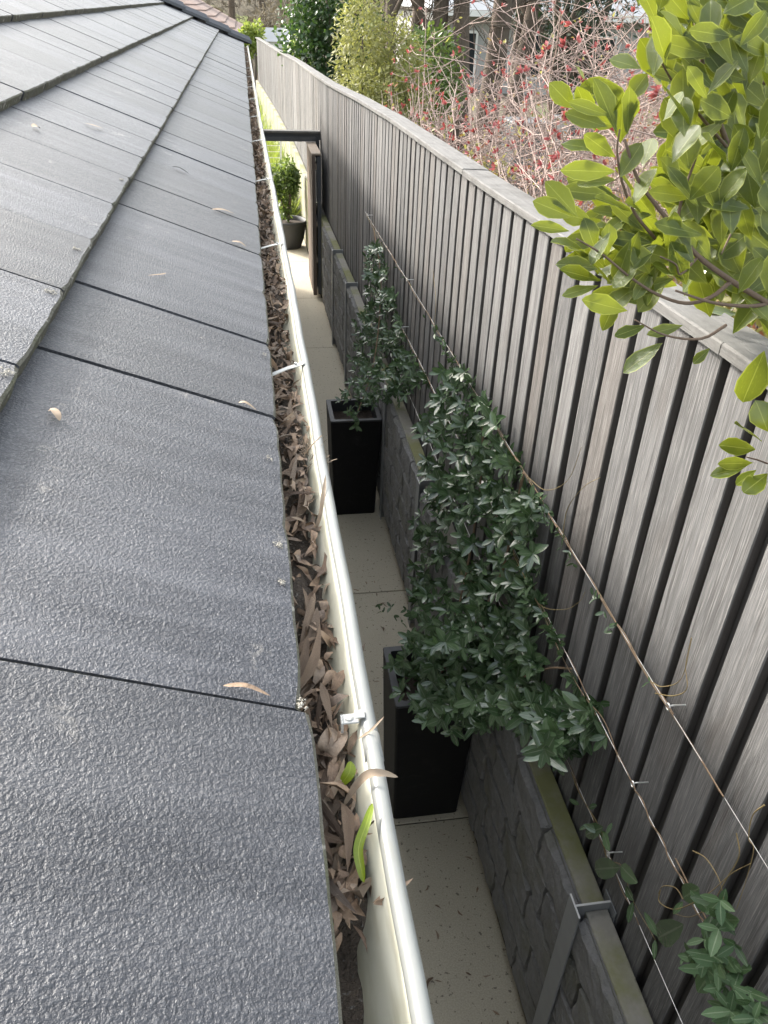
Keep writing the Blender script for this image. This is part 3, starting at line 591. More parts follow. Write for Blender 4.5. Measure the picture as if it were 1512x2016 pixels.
# ------------------------------------------------------------------ retaining wall
wall = thing('retaining_wall', (0.98, 6.0, 0), 'low retaining wall of stacked grey split faced concrete sleepers below the fence', 'retaining wall')
POSTS = [-1.34, -0.02, 1.30, 2.64, 3.99, 5.32, 6.65, 7.96, 9.22, 10.52, 11.8, 13.1, 14.4, 15.7, 17.0, 18.4, 19.8, 21.2, 22.6, 24.0, 25.5, 27, 28.5, 30, 31.5]
def stone_mesh(L, h, seed):
    r = random.Random(seed); zs = [0, 0.010, 0.05, 0.09, 0.13, h - 0.009, h]; ys_ = [0, 0.008, 0.06, 0.11, 0.165, 0.22, 0.27, L - 0.008, L]; ny, nz = len(ys_), len(zs); V = []; F = []
    for j in range(nz):
        for i in range(ny):
            y, z = ys_[i], zs[j]
            if i in (0, ny - 1) or j == 0: x = 0.004
            elif j == nz - 1: x = 0.002
            else:
                x = -(0.014 + r.uniform(0, 0.013)); 
                if 1 < i < ny - 2: y += r.uniform(-.012, .012)
                if 1 < j < nz - 2: z += r.uniform(-.010, .010)
                if j == nz - 2: z += r.uniform(-.005, .005)
            V.append((x, y, z))
    F = [(j * ny + i, (j + 1) * ny + i, (j + 1) * ny + i + 1, j * ny + i + 1) for j in range(nz - 1) for i in range(ny - 1)]
    k = len(V); V += [(0.03, 0, 0), (0.03, L, 0), (0.03, L, h), (0.03, 0, h)]
    F += [(k, k + 1, k + 2, k + 3), (0, ny - 1, k + 1, k), (ny - 1, ny * nz - 1, k + 2, k + 1), (ny * nz - 1, (nz - 1) * ny, k + 3, k + 2), ((nz - 1) * ny, 0, k, k + 3)]
    return mesh_of('stone', V, F, None, [M_STONE], False)
stones = [stone_mesh(0.325, 0.186, s) for s in range(7)]
SH = 0.2
for a_, b_ in zip(POSTS[:-1], POSTS[1:]):
    far = a_ > 11
    y0, y1 = a_ + 0.004, b_ - 0.004
    xa, xb = wall_x(y0), wall_x(y1); ang = math.atan2(xb - xa, y1 - y0)
    for k in range(5 if True else 0):
        zb = WALL_TOP - (5 - k) * SH - (0.07 if k == 0 else 0)
        b = MB(); L = (y1 - y0) / math.cos(ang)
        b.box(0.012, 0.088, 0, L, 0.0, SH - 0.004 + (0.07 if k == 0 else 0), bev=0.003)
        me = b.mesh('sleeper', [M_COPE]); R = Matrix.Rotation(-ang, 3, 'Z')
        s = place('sleeper', me, (xa, y0, max(zb, -0.03)), R, wall)
        if a_ < 9.5:
            st = (WALL_TOP - (5 - k) * SH); q = -0.11 * (k % 2) - 0.02
            segs = []; y = q
            while y < L - 0.02: segs.append((max(y, 0), min(y + 0.33, L))); y += 0.33
            for (s0, s1) in segs:
                if s1 - s0 < 0.05: continue
                o = bpy.data.objects.new('stone', rng.choice(stones)); COL.objects.link(o); o.parent = s
                o.matrix_basis = Matrix.Translation((U(-0.002, 0.003), s0 + 0.005, max(0.0, st - max(zb, -0.03)) + 0.001)) @ Matrix.Diagonal((1, (s1 - s0 - 0.010) / 0.325, 1, 1))
for y in POSTS[:-1]:
    if y > 10: continue
    b = MB(); x = wall_x(y) - 0.026
    b.box(x - 0.006, x, y - 0.042, y + 0.042, -0.05, WALL_TOP + 0.03); b.box(x, x + 0.119, y - 0.0035, y + 0.0035, -0.05, WALL_TOP + 0.029); b.box(x + 0.119, x + 0.1225, y - 0.042, y + 0.042, -0.05, WALL_TOP + 0.03)
    p = b.build('post', M_STEEL, wall, loc=(x, y, 0)); b = MB(); t = WALL_TOP + 0.031
    b.box(x - 0.0058, x - 0.0002, y - 0.0415, y + 0.0415, t - 0.001, t + 0.0005); b.box(x + 0.0002, x + 0.118, y - 0.0033, y + 0.0033, t - 0.0015, t + 0.0005); b.build('post_end', M_STEELTOP, p)
# ------------------------------------------------------------------ fence
fence = thing('paling_fence', (1.05, 6.0, 1.0), 'tall weathered grey timber paling fence with a flat capping board', 'fence')
PH = 2.0
def paling_mesh(w, t, seed):
    r = random.Random(seed); n = 8; V = []; F = []
    o0 = [r.uniform(-.0012, .0012) for _ in range(n + 1)]; o1 = [r.uniform(-.0012, .0012) for _ in range(n + 1)]; bow = r.uniform(-.003, .003)
    for i in range(n + 1):
        z = -PH * i / n; q = bow * math.sin(i / n * math.pi)
        V += [(0 + q, -w / 2 + 0.003 + o0[i], z), (0 + q, w / 2 - 0.003 + o1[i], z), (0.003 + q, w / 2 + o1[i], z), (t + q, w / 2 + o1[i], z), (t + q, -w / 2 + o0[i], z), (0.003 + q, -w / 2 + o0[i], z)]
    fm = []
    for i in range(n):
        for j in range(6): F.append((i * 6 + (j + 1) % 6, i * 6 + j, i * 6 + 6 + j, i * 6 + 6 + (j + 1) % 6)); fm.append(1 if j in (2, 4) else 0)  # side faces take the dark timber, gap shade painted on the same board
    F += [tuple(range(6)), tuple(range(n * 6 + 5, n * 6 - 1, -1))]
    return mesh_of('paling', V, F, None, [M_WOOD, M_BACK_SHADE], False, fm + [0, 0])
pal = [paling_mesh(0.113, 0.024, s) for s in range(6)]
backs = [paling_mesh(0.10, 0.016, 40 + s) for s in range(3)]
for m_ in backs: m_.materials.clear(); m_.materials.append(M_BACK_SHADE); m_.materials.append(M_BACK_SHADE)
PIT = 0.15
y = -2.9; k = 0
while y < 31.5:
    x = fence_x(y); x2 = fence_x(y + 0.1); ang = math.atan2(x2 - x, 0.1)
    R = Matrix.Rotation(-ang, 3, 'Z') @ Matrix.Rotation(U(-0.004, 0.004), 3, 'X') @ Matrix.Rotation(U(-0.02, 0.02), 3, 'Z')
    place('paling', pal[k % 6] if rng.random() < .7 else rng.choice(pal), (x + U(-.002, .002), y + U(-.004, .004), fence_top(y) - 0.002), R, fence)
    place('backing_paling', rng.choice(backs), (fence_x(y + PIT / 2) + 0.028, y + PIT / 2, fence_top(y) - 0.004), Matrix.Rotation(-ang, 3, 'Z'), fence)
    y += PIT; k += 1
caps = [-3.0, -0.9, 1.52, 3.95, 6.35, 8.75, 11.15, 13.55, 16, 18.4, 20.8, 23.2, 25.6, 28, 30.4, 31.6]
for y0, y1 in zip(caps[:-1], caps[1:]):
    yy = np.linspace(y0 + 0.002, y1 - 0.002, 9); V = []; dz = U(-0.002, 0.003)
    for i, y in enumerate(yy):
        x = fence_x(y); z = fence_top(y) + dz + U(-.0008, .0008); w = U(-.001, .001)
        for dx, z_ in ((-0.026 + w, 0.003), (-0.026 + w, 0.027), (-0.022, 0.031), (0.104, 0.031), (0.108 + w, 0.027), (0.108 + w, 0.003)): V.append((x + dx, y, z + z_ - (0.004 if dx > 0.1 else 0)))
    F = [(i * 6 + j, i * 6 + (j + 1) % 6, i * 6 + 6 + (j + 1) % 6, i * 6 + 6 + j) for i in range(8) for j in range(6)] + [tuple(range(5, -1, -1)), tuple(range(48, 54))]
    b = MB(); b.add(V, F); b.build('capping_board', M_CAPW, fence, loc=(fence_x(y0), y0, fence_top(y0)))
for dz in (0.35, 1.5):
    b = MB(); yy = np.linspace(-2.9, 31.4, 40)
    for u0, u1 in zip(yy[:-1], yy[1:]):
        x0, x1 = fence_x(u0) + 0.052, fence_x(u1) + 0.052; z0, z1 = fence_top(u0) - dz, fence_top(u1) - dz
        V = [(x0, u0, z0), (x0 + .04, u0, z0), (x0 + .04, u0, z0 - .07), (x0, u0, z0 - .07), (x1, u1, z1), (x1 + .04, u1, z1), (x1 + .04, u1, z1 - .07), (x1, u1, z1 - .07)]
        b.add(V, [(0, 1, 5, 4), (1, 2, 6, 5), (2, 3, 7, 6), (3, 0, 4, 7)])
    b.build('rail', M_BACK_SHADE, fence)

# ------------------------------------------------------------------ trellis wires and eyelets
def wz(z0, y): return z0 - 0.011 * y
WIRES = ((2.085, 'topmost'), (1.725, 'middle'), (1.375, 'lowest'))
EYES = ([1.28, 3.2, 5.1, 7.05], [1.32, 3.25, 5.2, 7.1], [1.33, 3.3, 5.3, 7.2])
for (z0, nm), ey in zip(WIRES, EYES):
    b = MB(); ys_ = np.linspace(-1.2, 7.2, 30)
    b.tube([(0.992 + 0.0015 * math.sin(y * 3), y, wz(z0, y) + 0.002 * math.sin(y * 1.7)) for y in ys_], 0.0009, 5)
    w = b.build('trellis_wire', M_WIRE, loc=(0.992, 1.3, z0)); tag(w, nm + ' thin steel trellis wire stretched along the paling fence', 'wire', 'trellis wires along the fence')
    for y in [-0.7] + ey:
        b = MB(); z = wz(z0, y); r = 0.009
        b.tube([(0.992 + 0.0, y + r * math.cos(t), z + r * math.sin(t)) for t in np.linspace(-0.2, 5.9, 14)], 0.0024, 6)
        b.tube([(0.996, y + 0.006, z - 0.004), (1.01, y + 0.004, z - 0.001), (1.05, y, z)], 0.0024, 6)
        b.build('eyelet', M_WIRE, w, loc=(0.992, y, z))

# ------------------------------------------------------------------ planters
def planter(cx, yf, label):
    H = 0.875; t = thing('planter', (cx, yf + 0.19, 0), label, 'planter', 'black square planters along the wall')
    def ring(z, h, r=0.012):
        pts = []
        for sx, sy, a0 in ((1, -1, -math.pi / 2), (1, 1, 0), (-1, 1, math.pi / 2), (-1, -1, math.pi)):
            for q in (0, math.pi / 4, math.pi / 2): pts.append((cx + sx * (h - r) + r * math.cos(a0 + q), yf + 0.19 + sy * (h - r) + r * math.sin(a0 + q), z))
        return pts
    b = MB(); n = 12; V = ring(0, 0.165) + ring(0.01, 0.17) + ring(H - 0.012, 0.198)
    b.add(V, [(i * n + j, i * n + (j + 1) % n, (i + 1) * n + (j + 1) % n, (i + 1) * n + j) for i in range(2) for j in range(n)] + [tuple(range(n - 1, -1, -1))]); b.build('body', M_PLANTER, t)
    b = MB(); V = ring(H - 0.012, 0.1985) + ring(H, 0.2, 0.014) + ring(H + 0.002, 0.197) + ring(H + 0.002, 0.166) + ring(H - 0.03, 0.163) + ring(H - 0.16, 0.158)
    b.add(V, [(i * n + j, i * n + (j + 1) % n, (i + 1) * n + (j + 1) % n, (i + 1) * n + j) for i in range(5) for j in range(n)]); b.build('rim', M_RIM, t)
    b = MB(); b.add(ring(H - 0.09, 0.162), [tuple(range(n))]); b.build('soil', M_SOIL, t)
    return t
planter(0.725, 2.46, 'near tall black square planter with jasmine spilling over its rim')
planter(0.705, 5.36, 'far tall black square planter standing halfway to the gate')

# ------------------------------------------------------------------ climbing jasmine
JT = [leaf_tpl([0, .07, .25, .5, .78, .93, 1], [0, .32, .85, 1, .72, .3, 0], fold=f, curl=c, wave=0.05, ph=p) for f, c, p in ((0.25, .12, 0), (0.35, .25, 1), (0.15, .05, 2), (0.3, .35, 3))]
JTs = [leaf_tpl([0, .3, .7, 1], [0, .9, .75, 0], fold=f, curl=c) for f, c in ((0.25, .12), (0.35, .3), (0.1, .05))]
def inpoly(x, y, P):
    c = False; j = len(P) - 1
    for i in range(len(P)):
        if (P[i][1] > y) != (P[j][1] > y) and x < (P[j][0] - P[i][0]) * (y - P[i][1]) / (P[j][1] - P[i][1]) + P[i][0]: c = not c
        j = i
    return c
def sample_poly(P, n):
    P = np.array(P); lo, hi = P.min(0), P.max(0); out = []
    while len(out) < n:
        x, y = U(lo[0], hi[0]), U(lo[1], hi[1])
        if inpoly(x, y, P): out.append((x, y))
    return out
def jm(tpl, m): return mesh_of('leaf', tpl[0].tolist(), tpl[1], tpl[2], [m], True)
JM = [jm(t, M_VINE) for t in JT]; JM2 = [jm(t, M_VINE2) for t in JT]
def shoot(p, d, n, L, acc, spread=1.0):
    """a whorl of leaves round a shoot tip"""
    d = _unit(np.asarray(d, float)); R = frame(d, sph()); ph = U(0, 6.28)
    for k in range(n):
        a_ = ph + k * 2.4; tilt = U(0.7, 1.35) * spread; s = R[:, 1] * math.cos(a_) + R[:, 2] * math.sin(a_)
        ld = _unit(d * math.cos(tilt) + s * math.sin(tilt) + np.array([0, 0, -0.15])); ll = L * U(0.65, 1.15)
        nn = _unit(d * math.sin(tilt) - s * math.cos(tilt) + np.array([-0.1, 0.1, 0.7]))
        acc.append((np.asarray(p) - d * U(0, .35 * L) * (k > 3), ld, nn, ll, ll * U(0.17, 0.225)))
def vine(name, root, label, acc, stems, maxsingle=290, fresh=0.1, tendrils=()):
    t = thing('climbing_vine', root, label, 'vine', 'jasmine vines climbing the fence wires')
    acc = sorted(acc, key=lambda q: np.linalg.norm(q[0] - EYE) + 0.6 * q[5] if len(q) > 5 else np.linalg.norm(q[0] - EYE))
    step = 1 if len(acc) <= maxsingle else len(acc) / maxsingle
    single = set(int(i * step) for i in range(maxsingle)) if len(acc) > maxsingle else set(range(len(acc)))
    P = []; R = []
    for i, q in enumerate(acc):
        p, d, nn, L, w = q[:5]
        if i in single: place('leaf', rng.choice(JM2 if rng.random() < fresh else JM), p, Matrix(leafR(d, nn, L, w).tolist()), t)
        else: P.append(p); R.append(leafR(d, nn, L, w))
    if P: cloud('foliage', JT, P, R, M_VINE, t)
    b = MB()
    for s, r in stems: b.tube(smoothpath(s, 5), r, 5)
    b.build('stem', M_STEM, t)
    for s in tendrils:
        b = MB(); P = smoothpath(s, 6); b.tube(P, np.linspace(0.0017, 0.0008, len(P)), 4); b.build('tendril', M_TENDRIL, t)
    return t
def vx(px, py, lo, hi, P):
    """depth of a leaf mass: near the fence at its right, out towards the path at its left"""
    xs_ = []; j = len(P) - 1
    for i in range(len(P)):
        (x1, y1), (x2, y2) = P[i], P[j]
        if (y1 > py) != (y2 > py): xs_.append((x2 - x1) * (py - y1) / (y2 - y1) + x1)
        j = i
    if len(xs_) < 2: return hi
    t = (px - min(xs_)) / max(1, max(xs_) - min(xs_)); return lo + (hi - lo) * min(1, t * 1.25)
POLY1 = [(872, 690), (905, 720), (940, 760), (975, 830), (1010, 880), (1042, 960), (1058, 1050), (1045, 1130), (1062, 1180), (1045, 1240), (1060, 1330), (1120, 1372), (1190, 1385), (1196, 1418), (1150, 1440), (1105, 1500), (1065, 1490), (1030, 1420), (975, 1425), (930, 1440), (900, 1390), (850, 1435), (800, 1370), (768, 1345), (775, 1300), (800, 1275), (815, 1190), (808, 1140), (830, 1040), (800, 1030), (845, 985), (835, 910), (855, 880), (812, 835), (845, 790), (860, 750)]
acc = []
for px, py in sample_poly(POLY1, 560):
    lo = 0.90 if py < 1150 else 0.62 if py > 1240 else 0.90 - 0.28 * (py - 1150) / 90
    X = vx(px, py, lo, 1.0, POLY1) + U(-0.05, 0.02)
    p = at(px, py, X=min(X, 1.015)); d = np.array([-0.7 + U(-.5, .5), -0.45 + U(-.6, .6), 0.45 + U(-.7, .6)])
    shoot(p, d, rng.choice((4, 5, 6, 7)), U(0.055, 0.078), acc)
for px, py in sample_poly(POLY1, 200):                 # inner, darker depth of the mass
    lo = 0.95 if py < 1150 else 0.75; p = at(px, py, X=min(1.025, vx(px, py, lo, 1.02, POLY1) + 0.03)); shoot(p, sph(), 5, 0.055, acc, 1.2)
POLYL = [(766, 1310), (800, 1285), (850, 1262), (1050, 1262), (1062, 1335), (1030, 1420), (930, 1445), (850, 1438), (790, 1375)]
for px, py in sample_poly(POLYL, 130): shoot(at(px, py, X=min(.99, vx(px, py, .58, .98, POLYL) + U(-.05, .03))), np.array([-.5 + U(-.5, .5), -.6 + U(-.5, .5), .3 + U(-.7, .5)]), rng.choice((5, 6, 7)), U(.055, .07), acc)
for px, py, X in ((745, 1190, .62), (755, 1205, .62), (775, 1213, .64), (790, 1225, .66), (800, 1200, .7), (770, 1195, .66)): shoot(at(px, py, X=X), sph(), 3, 0.045, acc)
# climbing along the wires
def along(y0, y1, z0, n, L, dens=2):
    for k in range(n):
        y = U(y0, y1); p = np.array([0.985 + U(-.02, .01), y, wz(z0, y) + U(-.015, .015)]); shoot(p, np.array([-.6, U(-.6, .6), U(-.3, .5)]), dens, L, acc)
along(2.0, 4.2, 2.085, 60, 0.042); along(4.2, 5.6, 2.085, 8, 0.03, 1); along(1.35, 2.4, 2.085, 20, 0.026, 2); along(1.5, 2.3, 1.725, 30, 0.055, 4); along(2.1, 3.6, 1.9, 30, 0.05, 4); along(2.5, 4.6, 1.725, 30, 0.05, 4)
for px, py, n, L in ((1140, 1585, 1, .045), (1160, 1590, 1, .042), (1162, 1622, 2, .045), (1180, 1638, 2, .05), (1205, 1620, 1, .04)): shoot(at(px, py, X=0.985), (-.8, -.3, .3), n, L, acc)
for bs, tp in (((1222, 1707), (1166, 1712)), ((1222, 1705), (1254, 1738)), ((1232, 1745), (1245, 1772)), ((1247, 1775), (1236, 1818)), ((1298, 1846), (1268, 1795)), ((1295, 1848), (1338, 1822)), ((1290, 1850), (1288, 1890)), ((1188, 1640), (1200, 1676)), ((1188, 1628), (1148, 1645))):
    p = at(*bs, X=0.98); q = at(*tp, X=0.962); acc.append((p, q - p, np.array([-.75, -.3, .6]), np.linalg.norm(q - p), np.linalg.norm(q - p) * .16))
wstem = lambda y0, y1, z0, r: ([(0.99 + 0.004 * math.sin(k * 1.9), y, wz(z0, y) + 0.004 * math.cos(k * 1.9)) for k, y in enumerate(np.linspace(y0, y1, 26))], r)
def P3(L, X): return [at(x, y, X=X) for x, y in L]
tend = [P3([(1040, 940), (1075, 965), (1118, 945), (1145, 880)], .97), P3([(1108, 1050), (1118, 1000), (1150, 958), (1182, 940)], .96), P3([(1282, 1342), (1305, 1352), (1342, 1335), (1362, 1257)], .96), P3([(1290, 1365), (1325, 1370), (1352, 1356), (1350, 1310), (1361, 1255)], .965),
        P3([(960, 1340), (968, 1378), (1000, 1385), (1018, 1345)], .88), P3([(1010, 1090), (1030, 1130), (1062, 1190), (1110, 1200), (1140, 1185), (1152, 1165)], .97), P3([(1125, 1520), (1140, 1560), (1170, 1610), (1185, 1640), (1190, 1680)], .985), P3([(855, 640), (858, 590), (852, 530)], .98), P3([(1188, 1640), (1195, 1690), (1225, 1706), (1245, 1770), (1290, 1850)], .985)]
vine('climbing_vine', (0.73, 2.65, 0.80), 'dense dark green jasmine bush growing from the near planter up the fence wires', acc,
     [([(.73, 2.62, .8), (.85, 2.6, 1.1), (.97, 2.55, 1.5), (.985, 2.5, 2.06)], .006), ([(.75, 2.7, .8), (.9, 2.85, 1.15), (.98, 3.0, 1.7), (.985, 3.1, 2.03)], .005), ([(.72, 2.6, .8), (.9, 2.3, 1.1), (.98, 2.0, 1.5), (.985, 1.8, 1.7)], .004),
      wstem(1.0, 6.0, 2.085, .0022), wstem(1.25, 3.2, 2.087, .0018), wstem(1.3, 4.5, 1.725, .002), wstem(1.1, 2.4, 1.375, .0017), (P3([(1010, 1100), (1065, 1200), (1105, 1290), (1150, 1370), (1190, 1420), (1220, 1500)], .975), .0016)], tendrils=tend)
POLY2 = [(718, 498), (740, 478), (760, 490), (768, 555), (782, 600), (792, 650), (815, 700), (824, 755), (812, 785), (768, 800), (748, 838), (700, 846), (678, 800), (662, 795), (684, 765), (700, 735), (688, 700), (698, 660), (700, 625), (724, 600), (722, 545)]
acc = []
for px, py in sample_poly(POLY2, 300):
    lo = 0.93 if py < 690 else 0.62 if py > 760 else 0.93 - 0.31 * (py - 690) / 70
    p = at(px, py, X=min(1.01, vx(px, py, lo, 0.99, POLY2) + U(-.04, .02))); shoot(p, np.array([-.7 + U(-.5, .5), -.45 + U(-.6, .6), .45 + U(-.7, .6)]), rng.choice((4, 5, 6)), U(.05, .066), acc)
for px, py in sample_poly(POLY2, 120): shoot(at(px, py, X=min(1.02, vx(px, py, .85, 1.0, POLY2) + .03)), sph(), 5, .055, acc, 1.2)
for k in range(16): y = U(4.3, 6.6); shoot(np.array([.985, y, wz(1.725, y)]), (-.6, U(-.5, .5), .2), 2, .035, acc)
vine('climbing_vine', (0.71, 5.55, 0.80), 'narrow column of jasmine rising from the far planter to the top wire', acc,
     [([(.71, 5.5, .8), (.88, 5.7, 1.2), (.98, 6.1, 1.7), (.985, 6.6, 2.0)], .005), wstem(4.2, 7.0, 1.725, .002), wstem(5.5, 7.1, 2.085, .0018)], tendrils=[P3([(722, 425), (745, 470), (760, 495)], .98), P3([(716, 490), (722, 540), (735, 600)], .985)])
POLY3 = [(1385, 1775), (1415, 1742), (1430, 1800), (1455, 1830), (1450, 1890), (1475, 1930), (1500, 1990), (1505, 2060), (1400, 2060), (1430, 1960), (1375, 1900), (1350, 1870), (1385, 1830)]
acc = []
for px, py in sample_poly(POLY3, 34): shoot(at(px, py, X=.965 + U(-.03, .02)), np.array([-.8, -.5 + U(-.5, .5), .4 + U(-.5, .5)]), rng.choice((3, 4)), U(.05, .062), acc)
for bs, tp in (((1345, 1768), (1376, 1748)), ((1345, 1775), (1325, 1800)), ((1375, 1870), (1341, 1892)), ((1418, 1890), (1372, 1955)), ((1420, 1870), (1448, 1915)), ((1420, 1810), (1452, 1812)), ((1460, 1985), (1400, 2010)), ((1460, 1990), (1505, 1995)), ((1345, 1885), (1340, 1900))):
    p = at(*bs, X=.975); q = at(*tp, X=.955); acc.append((p, q - p, np.array([-.75, -.35, .55]), np.linalg.norm(q - p), np.linalg.norm(q - p) * .17))
tend = [P3([(1300, 1752), (1298, 1775), (1325, 1790), (1360, 1780), (1400, 1755), (1440, 1720), (1478, 1700)], .96), P3([(1345, 1770), (1330, 1748), (1305, 1745), (1296, 1760)], .96), P3([(1450, 1640), (1455, 1685), (1430, 1730), (1400, 1780), (1360, 1805), (1325, 1798)], .97), P3([(1505, 1585), (1482, 1605), (1474, 1650), (1484, 1672), (1468, 1735), (1450, 1790)], .97), P3([(1364, 1675), (1390, 1690), (1415, 1730), (1425, 1770)], .965)]
vine('climbing_vine', (0.97, 0.55, 1.05), 'small jasmine sprig with fresh green leaves on the wires in the nearest corner', acc,
     [(P3([(1480, 2080), (1450, 1980), (1425, 1900), (1400, 1830), (1370, 1770), (1330, 1690)], .978), .0022), wstem(0.4, 1.3, 1.73, .002)], fresh=0.85, tendrils=tend)

# ------------------------------------------------------------------ gate
gate = thing('gate', (0.93, 11.95, 0), 'open timber batten gate with a dark steel frame folded back against the wall', 'gate')
b = MB(); b.box(-0.35, 0.995, 11.93, 11.99, 1.92, 2.01, bev=0.004); b.box(-0.35, 0.93, 11.90, 11.929, 1.905, 1.965, bev=0.004); b.build('header', M_DARKSTEEL, gate)
b = MB(); b.box(-0.35, 1.0, 11.88, 12.02, 2.012, 2.04, bev=0.004); b.build('header_board', M_CAPW, gate)
b = MB(); b.box(0.93, 0.985, 11.93, 11.985, 0, 1.92, bev=0.004); b.build('post', M_DARKSTEEL, gate)
b = MB(); b.box(-0.345, -0.285, 11.93, 11.985, 0, 1.92, bev=0.004); b.build('post', M_DARKSTEEL, gate)
lf = MB()
lf.box(0.872, 0.922, 10.97, 11.02, 0.06, 1.86, bev=0.004); lf.box(0.872, 0.922, 11.86, 11.91, 0.06, 1.86, bev=0.004)
for z in (0.06, 0.95, 1.81): lf.box(0.873, 0.921, 11.02, 11.86, z, z + 0.05, bev=0.004)
leaf_ = lf.build('leaf_frame', M_DARKSTEEL, gate)
for k in range(9):
    b = MB(); y = 10.965 + k * 0.106; b.box(0.806 + U(-.003, .003), 0.85, y, y + 0.094, 0.05, 1.87 + U(-.004, .004), bev=0.003); b.build('batten', M_GATE, leaf_, loc=(0.83, y, 0.9))
b = MB(); b.box(0.80, 0.925, 10.96, 11.92, 1.876, 1.90, bev=0.004); b.build('top_board', M_GATETOP, leaf_)
for z in (0.5, 0.98, 1.7): b = MB(); b.box(0.851, 0.871, 10.99, 11.9, z, z + 0.07, bev=0.002); b.build('batten_rail', M_GATETOP, leaf_)
b = MB(); b.box(0.922, 0.965, 10.99, 11.015, 0.97, 0.995, bev=0.002); b.lathe([(0.012, -.01), (0.012, .03)], (0.95, 11.0, 0.97), 10); b.build('latch', M_DARKSTEEL, leaf_)

# ------------------------------------------------------------------ potted shrub, railing and strappy plants beyond the gate
c0 = np.array([0.60, 13.75, 0.0])
pot = thing('plant_pot', tuple(c0), 'round charcoal bowl pot standing on the path just past the gate', 'plant pot')
b = MB(); b.lathe([(0.0, 0), (0.19, 0.0), (0.205, 0.01), (0.255, 0.16), (0.295, 0.36), (0.30, 0.41), (0.315, 0.415), (0.317, 0.445), (0.305, 0.455), (0.285, 0.445), (0.275, 0.36)], c0, 32); b.build('bowl', M_POT, pot, True)
b = MB(); b.lathe([(0.279, 0.385), (0.15, 0.40), (0.0, 0.405)], c0, 24); b.build('soil', M_SOIL, pot)
def bush(root, centre, rad, n, L, Wd, m, label, cat, name='shrub', group=None, tpl=JTs, stem=True, trunk=None, outward=0.7, lumps=9, droop=0.0, trunk_r=0.03, trunk_mat=None, gap=0.75):
    """a crown of leaf clumps: leaves sit on several uneven lumps, not on one ball"""
    t = thing(name, root, label, cat, group)
    centre = np.array(centre, float); rad = np.array(rad, float); lum = []
    for k in range(lumps):
        d = sph(); d[2] = d[2] * 0.8; lum.append((centre + rad * d * U(0.35, 0.72), rad * U(0.28, 0.52)))
    P = []; R = []
    for k in range(n):
        c_, r_ = lum[k % lumps]; d = sph(); rr = U(gap, 1.0); p = c_ + r_ * d * rr
        ld = _unit(outward * d + 0.8 * sph() + np.array([0, 0, -droop])); nn = _unit(d + 0.7 * sph() + np.array([0, 0, .5])); l_ = L * U(.6, 1.2); P.append(p); R.append(leafR(ld, nn, l_, l_ * Wd * U(.8, 1.2)))
    cloud('crown', tpl, P, R, m, t)
    if stem:
        b = MB()
        for c_, r_ in lum: b.tube(smoothpath([np.array(root), np.array(root) * .4 + c_ * .6 + np.array([U(-.1, .1), U(-.1, .1), 0]) * rad[0], c_], 4), np.linspace(trunk_r, trunk_r * .35, 9), 6)
        b.build('trunk', trunk_mat or M_BARK, t, True)
    return t
bush((0.60, 13.75, 0.40), (0.56, 13.8, 0.98), (0.33, 0.32, 0.66), 2600, 0.075, 0.25, M_MIDGREEN, 'leafy green shrub growing in the round charcoal pot', 'shrub', 'potted_shrub', trunk_r=0.012, gap=0.3)
BLADE = [leaf_tpl([0, .3, .65, 1], [1, 1, .7, 0], fold=.2, curl=c) for c in (4, 10, 16)]
spots = [(0.45, 15.2), (0.62, 16.2), (0.38, 17.2), (0.55, 18.4), (0.35, 19.8), (0.5, 21.2), (0.3, 22.8), (0.42, 24.5), (0.25, 26.5), (0.35, 28.5), (0.2, 30.5), (0.1, 16), (-0.1, 18), (0.05, 21)]
desc = ['nearest', 'second nearest', 'third', 'fourth', 'fifth', 'sixth', 'seventh', 'eighth', 'ninth', 'tenth', 'eleventh', 'twelfth', 'thirteenth', 'fourteenth']
for k, (x, y) in enumerate(spots):
    x = wall_x(y) - U(.14, .38) if k < 11 else x + .15
    t = thing('strappy_plant', (x, y, 0), 'lime green strappy plant ' + ('right behind the potted shrub', 'second behind the potted shrub along the wall', 'in front of the pale railing', 'just past the pale railing', 'third past the pale railing along the wall', 'beside the wall halfway to the fence end', 'against the wall before the lime bush', 'below the lime bush on the wall side', 'far along the bed near the fence end', 'next to last before the fence end', 'last of the bed at the fence end', 'under the gutter behind the gate header', 'close to the house beyond the railing', 'in the middle of the bed beyond the railing')[k], 'plant', 'strappy plants in the bed beyond the gate')
    P = []; R = []
    for q in range(260):
        a_ = U(0, 6.28); el = U(.7, 1.5); d = np.array([math.cos(a_) * math.cos(el), math.sin(a_) * math.cos(el), math.sin(el)]); L = U(.6, 1.15); P.append((x + U(-.1, .1), y + U(-.15, .15), 0)); R.append(frame(d, [0, 0, 1]) @ np.diag([L, 0.011, 0.02]))
    cloud('blades', BLADE, P, R, M_LIME, t)
rl = thing('railing', (0.5, 17.3, 0), 'pale metal railing with thin bars fixed across the bed beyond the gate', 'railing')
b = MB(); b.box(0.02, 0.90, 17.0, 17.03, 1.30, 1.325, bev=.003); b.box(0.55, 0.90, 17.25, 17.28, 1.16, 1.18, bev=.003); b.build('top_rail', M_WHITE, rl)
b = MB(); b.box(0.62, 0.655, 17.0, 17.03, 0.0, 1.30, bev=.003); b.build('post', M_WHITE, rl)
for k in range(6): b = MB(); b.tube([(0.02, 17.015, 1.22 - k * .11), (0.62, 17.015, 1.22 - k * .11)], .006, 5); b.build('bar', M_WHITE, rl)

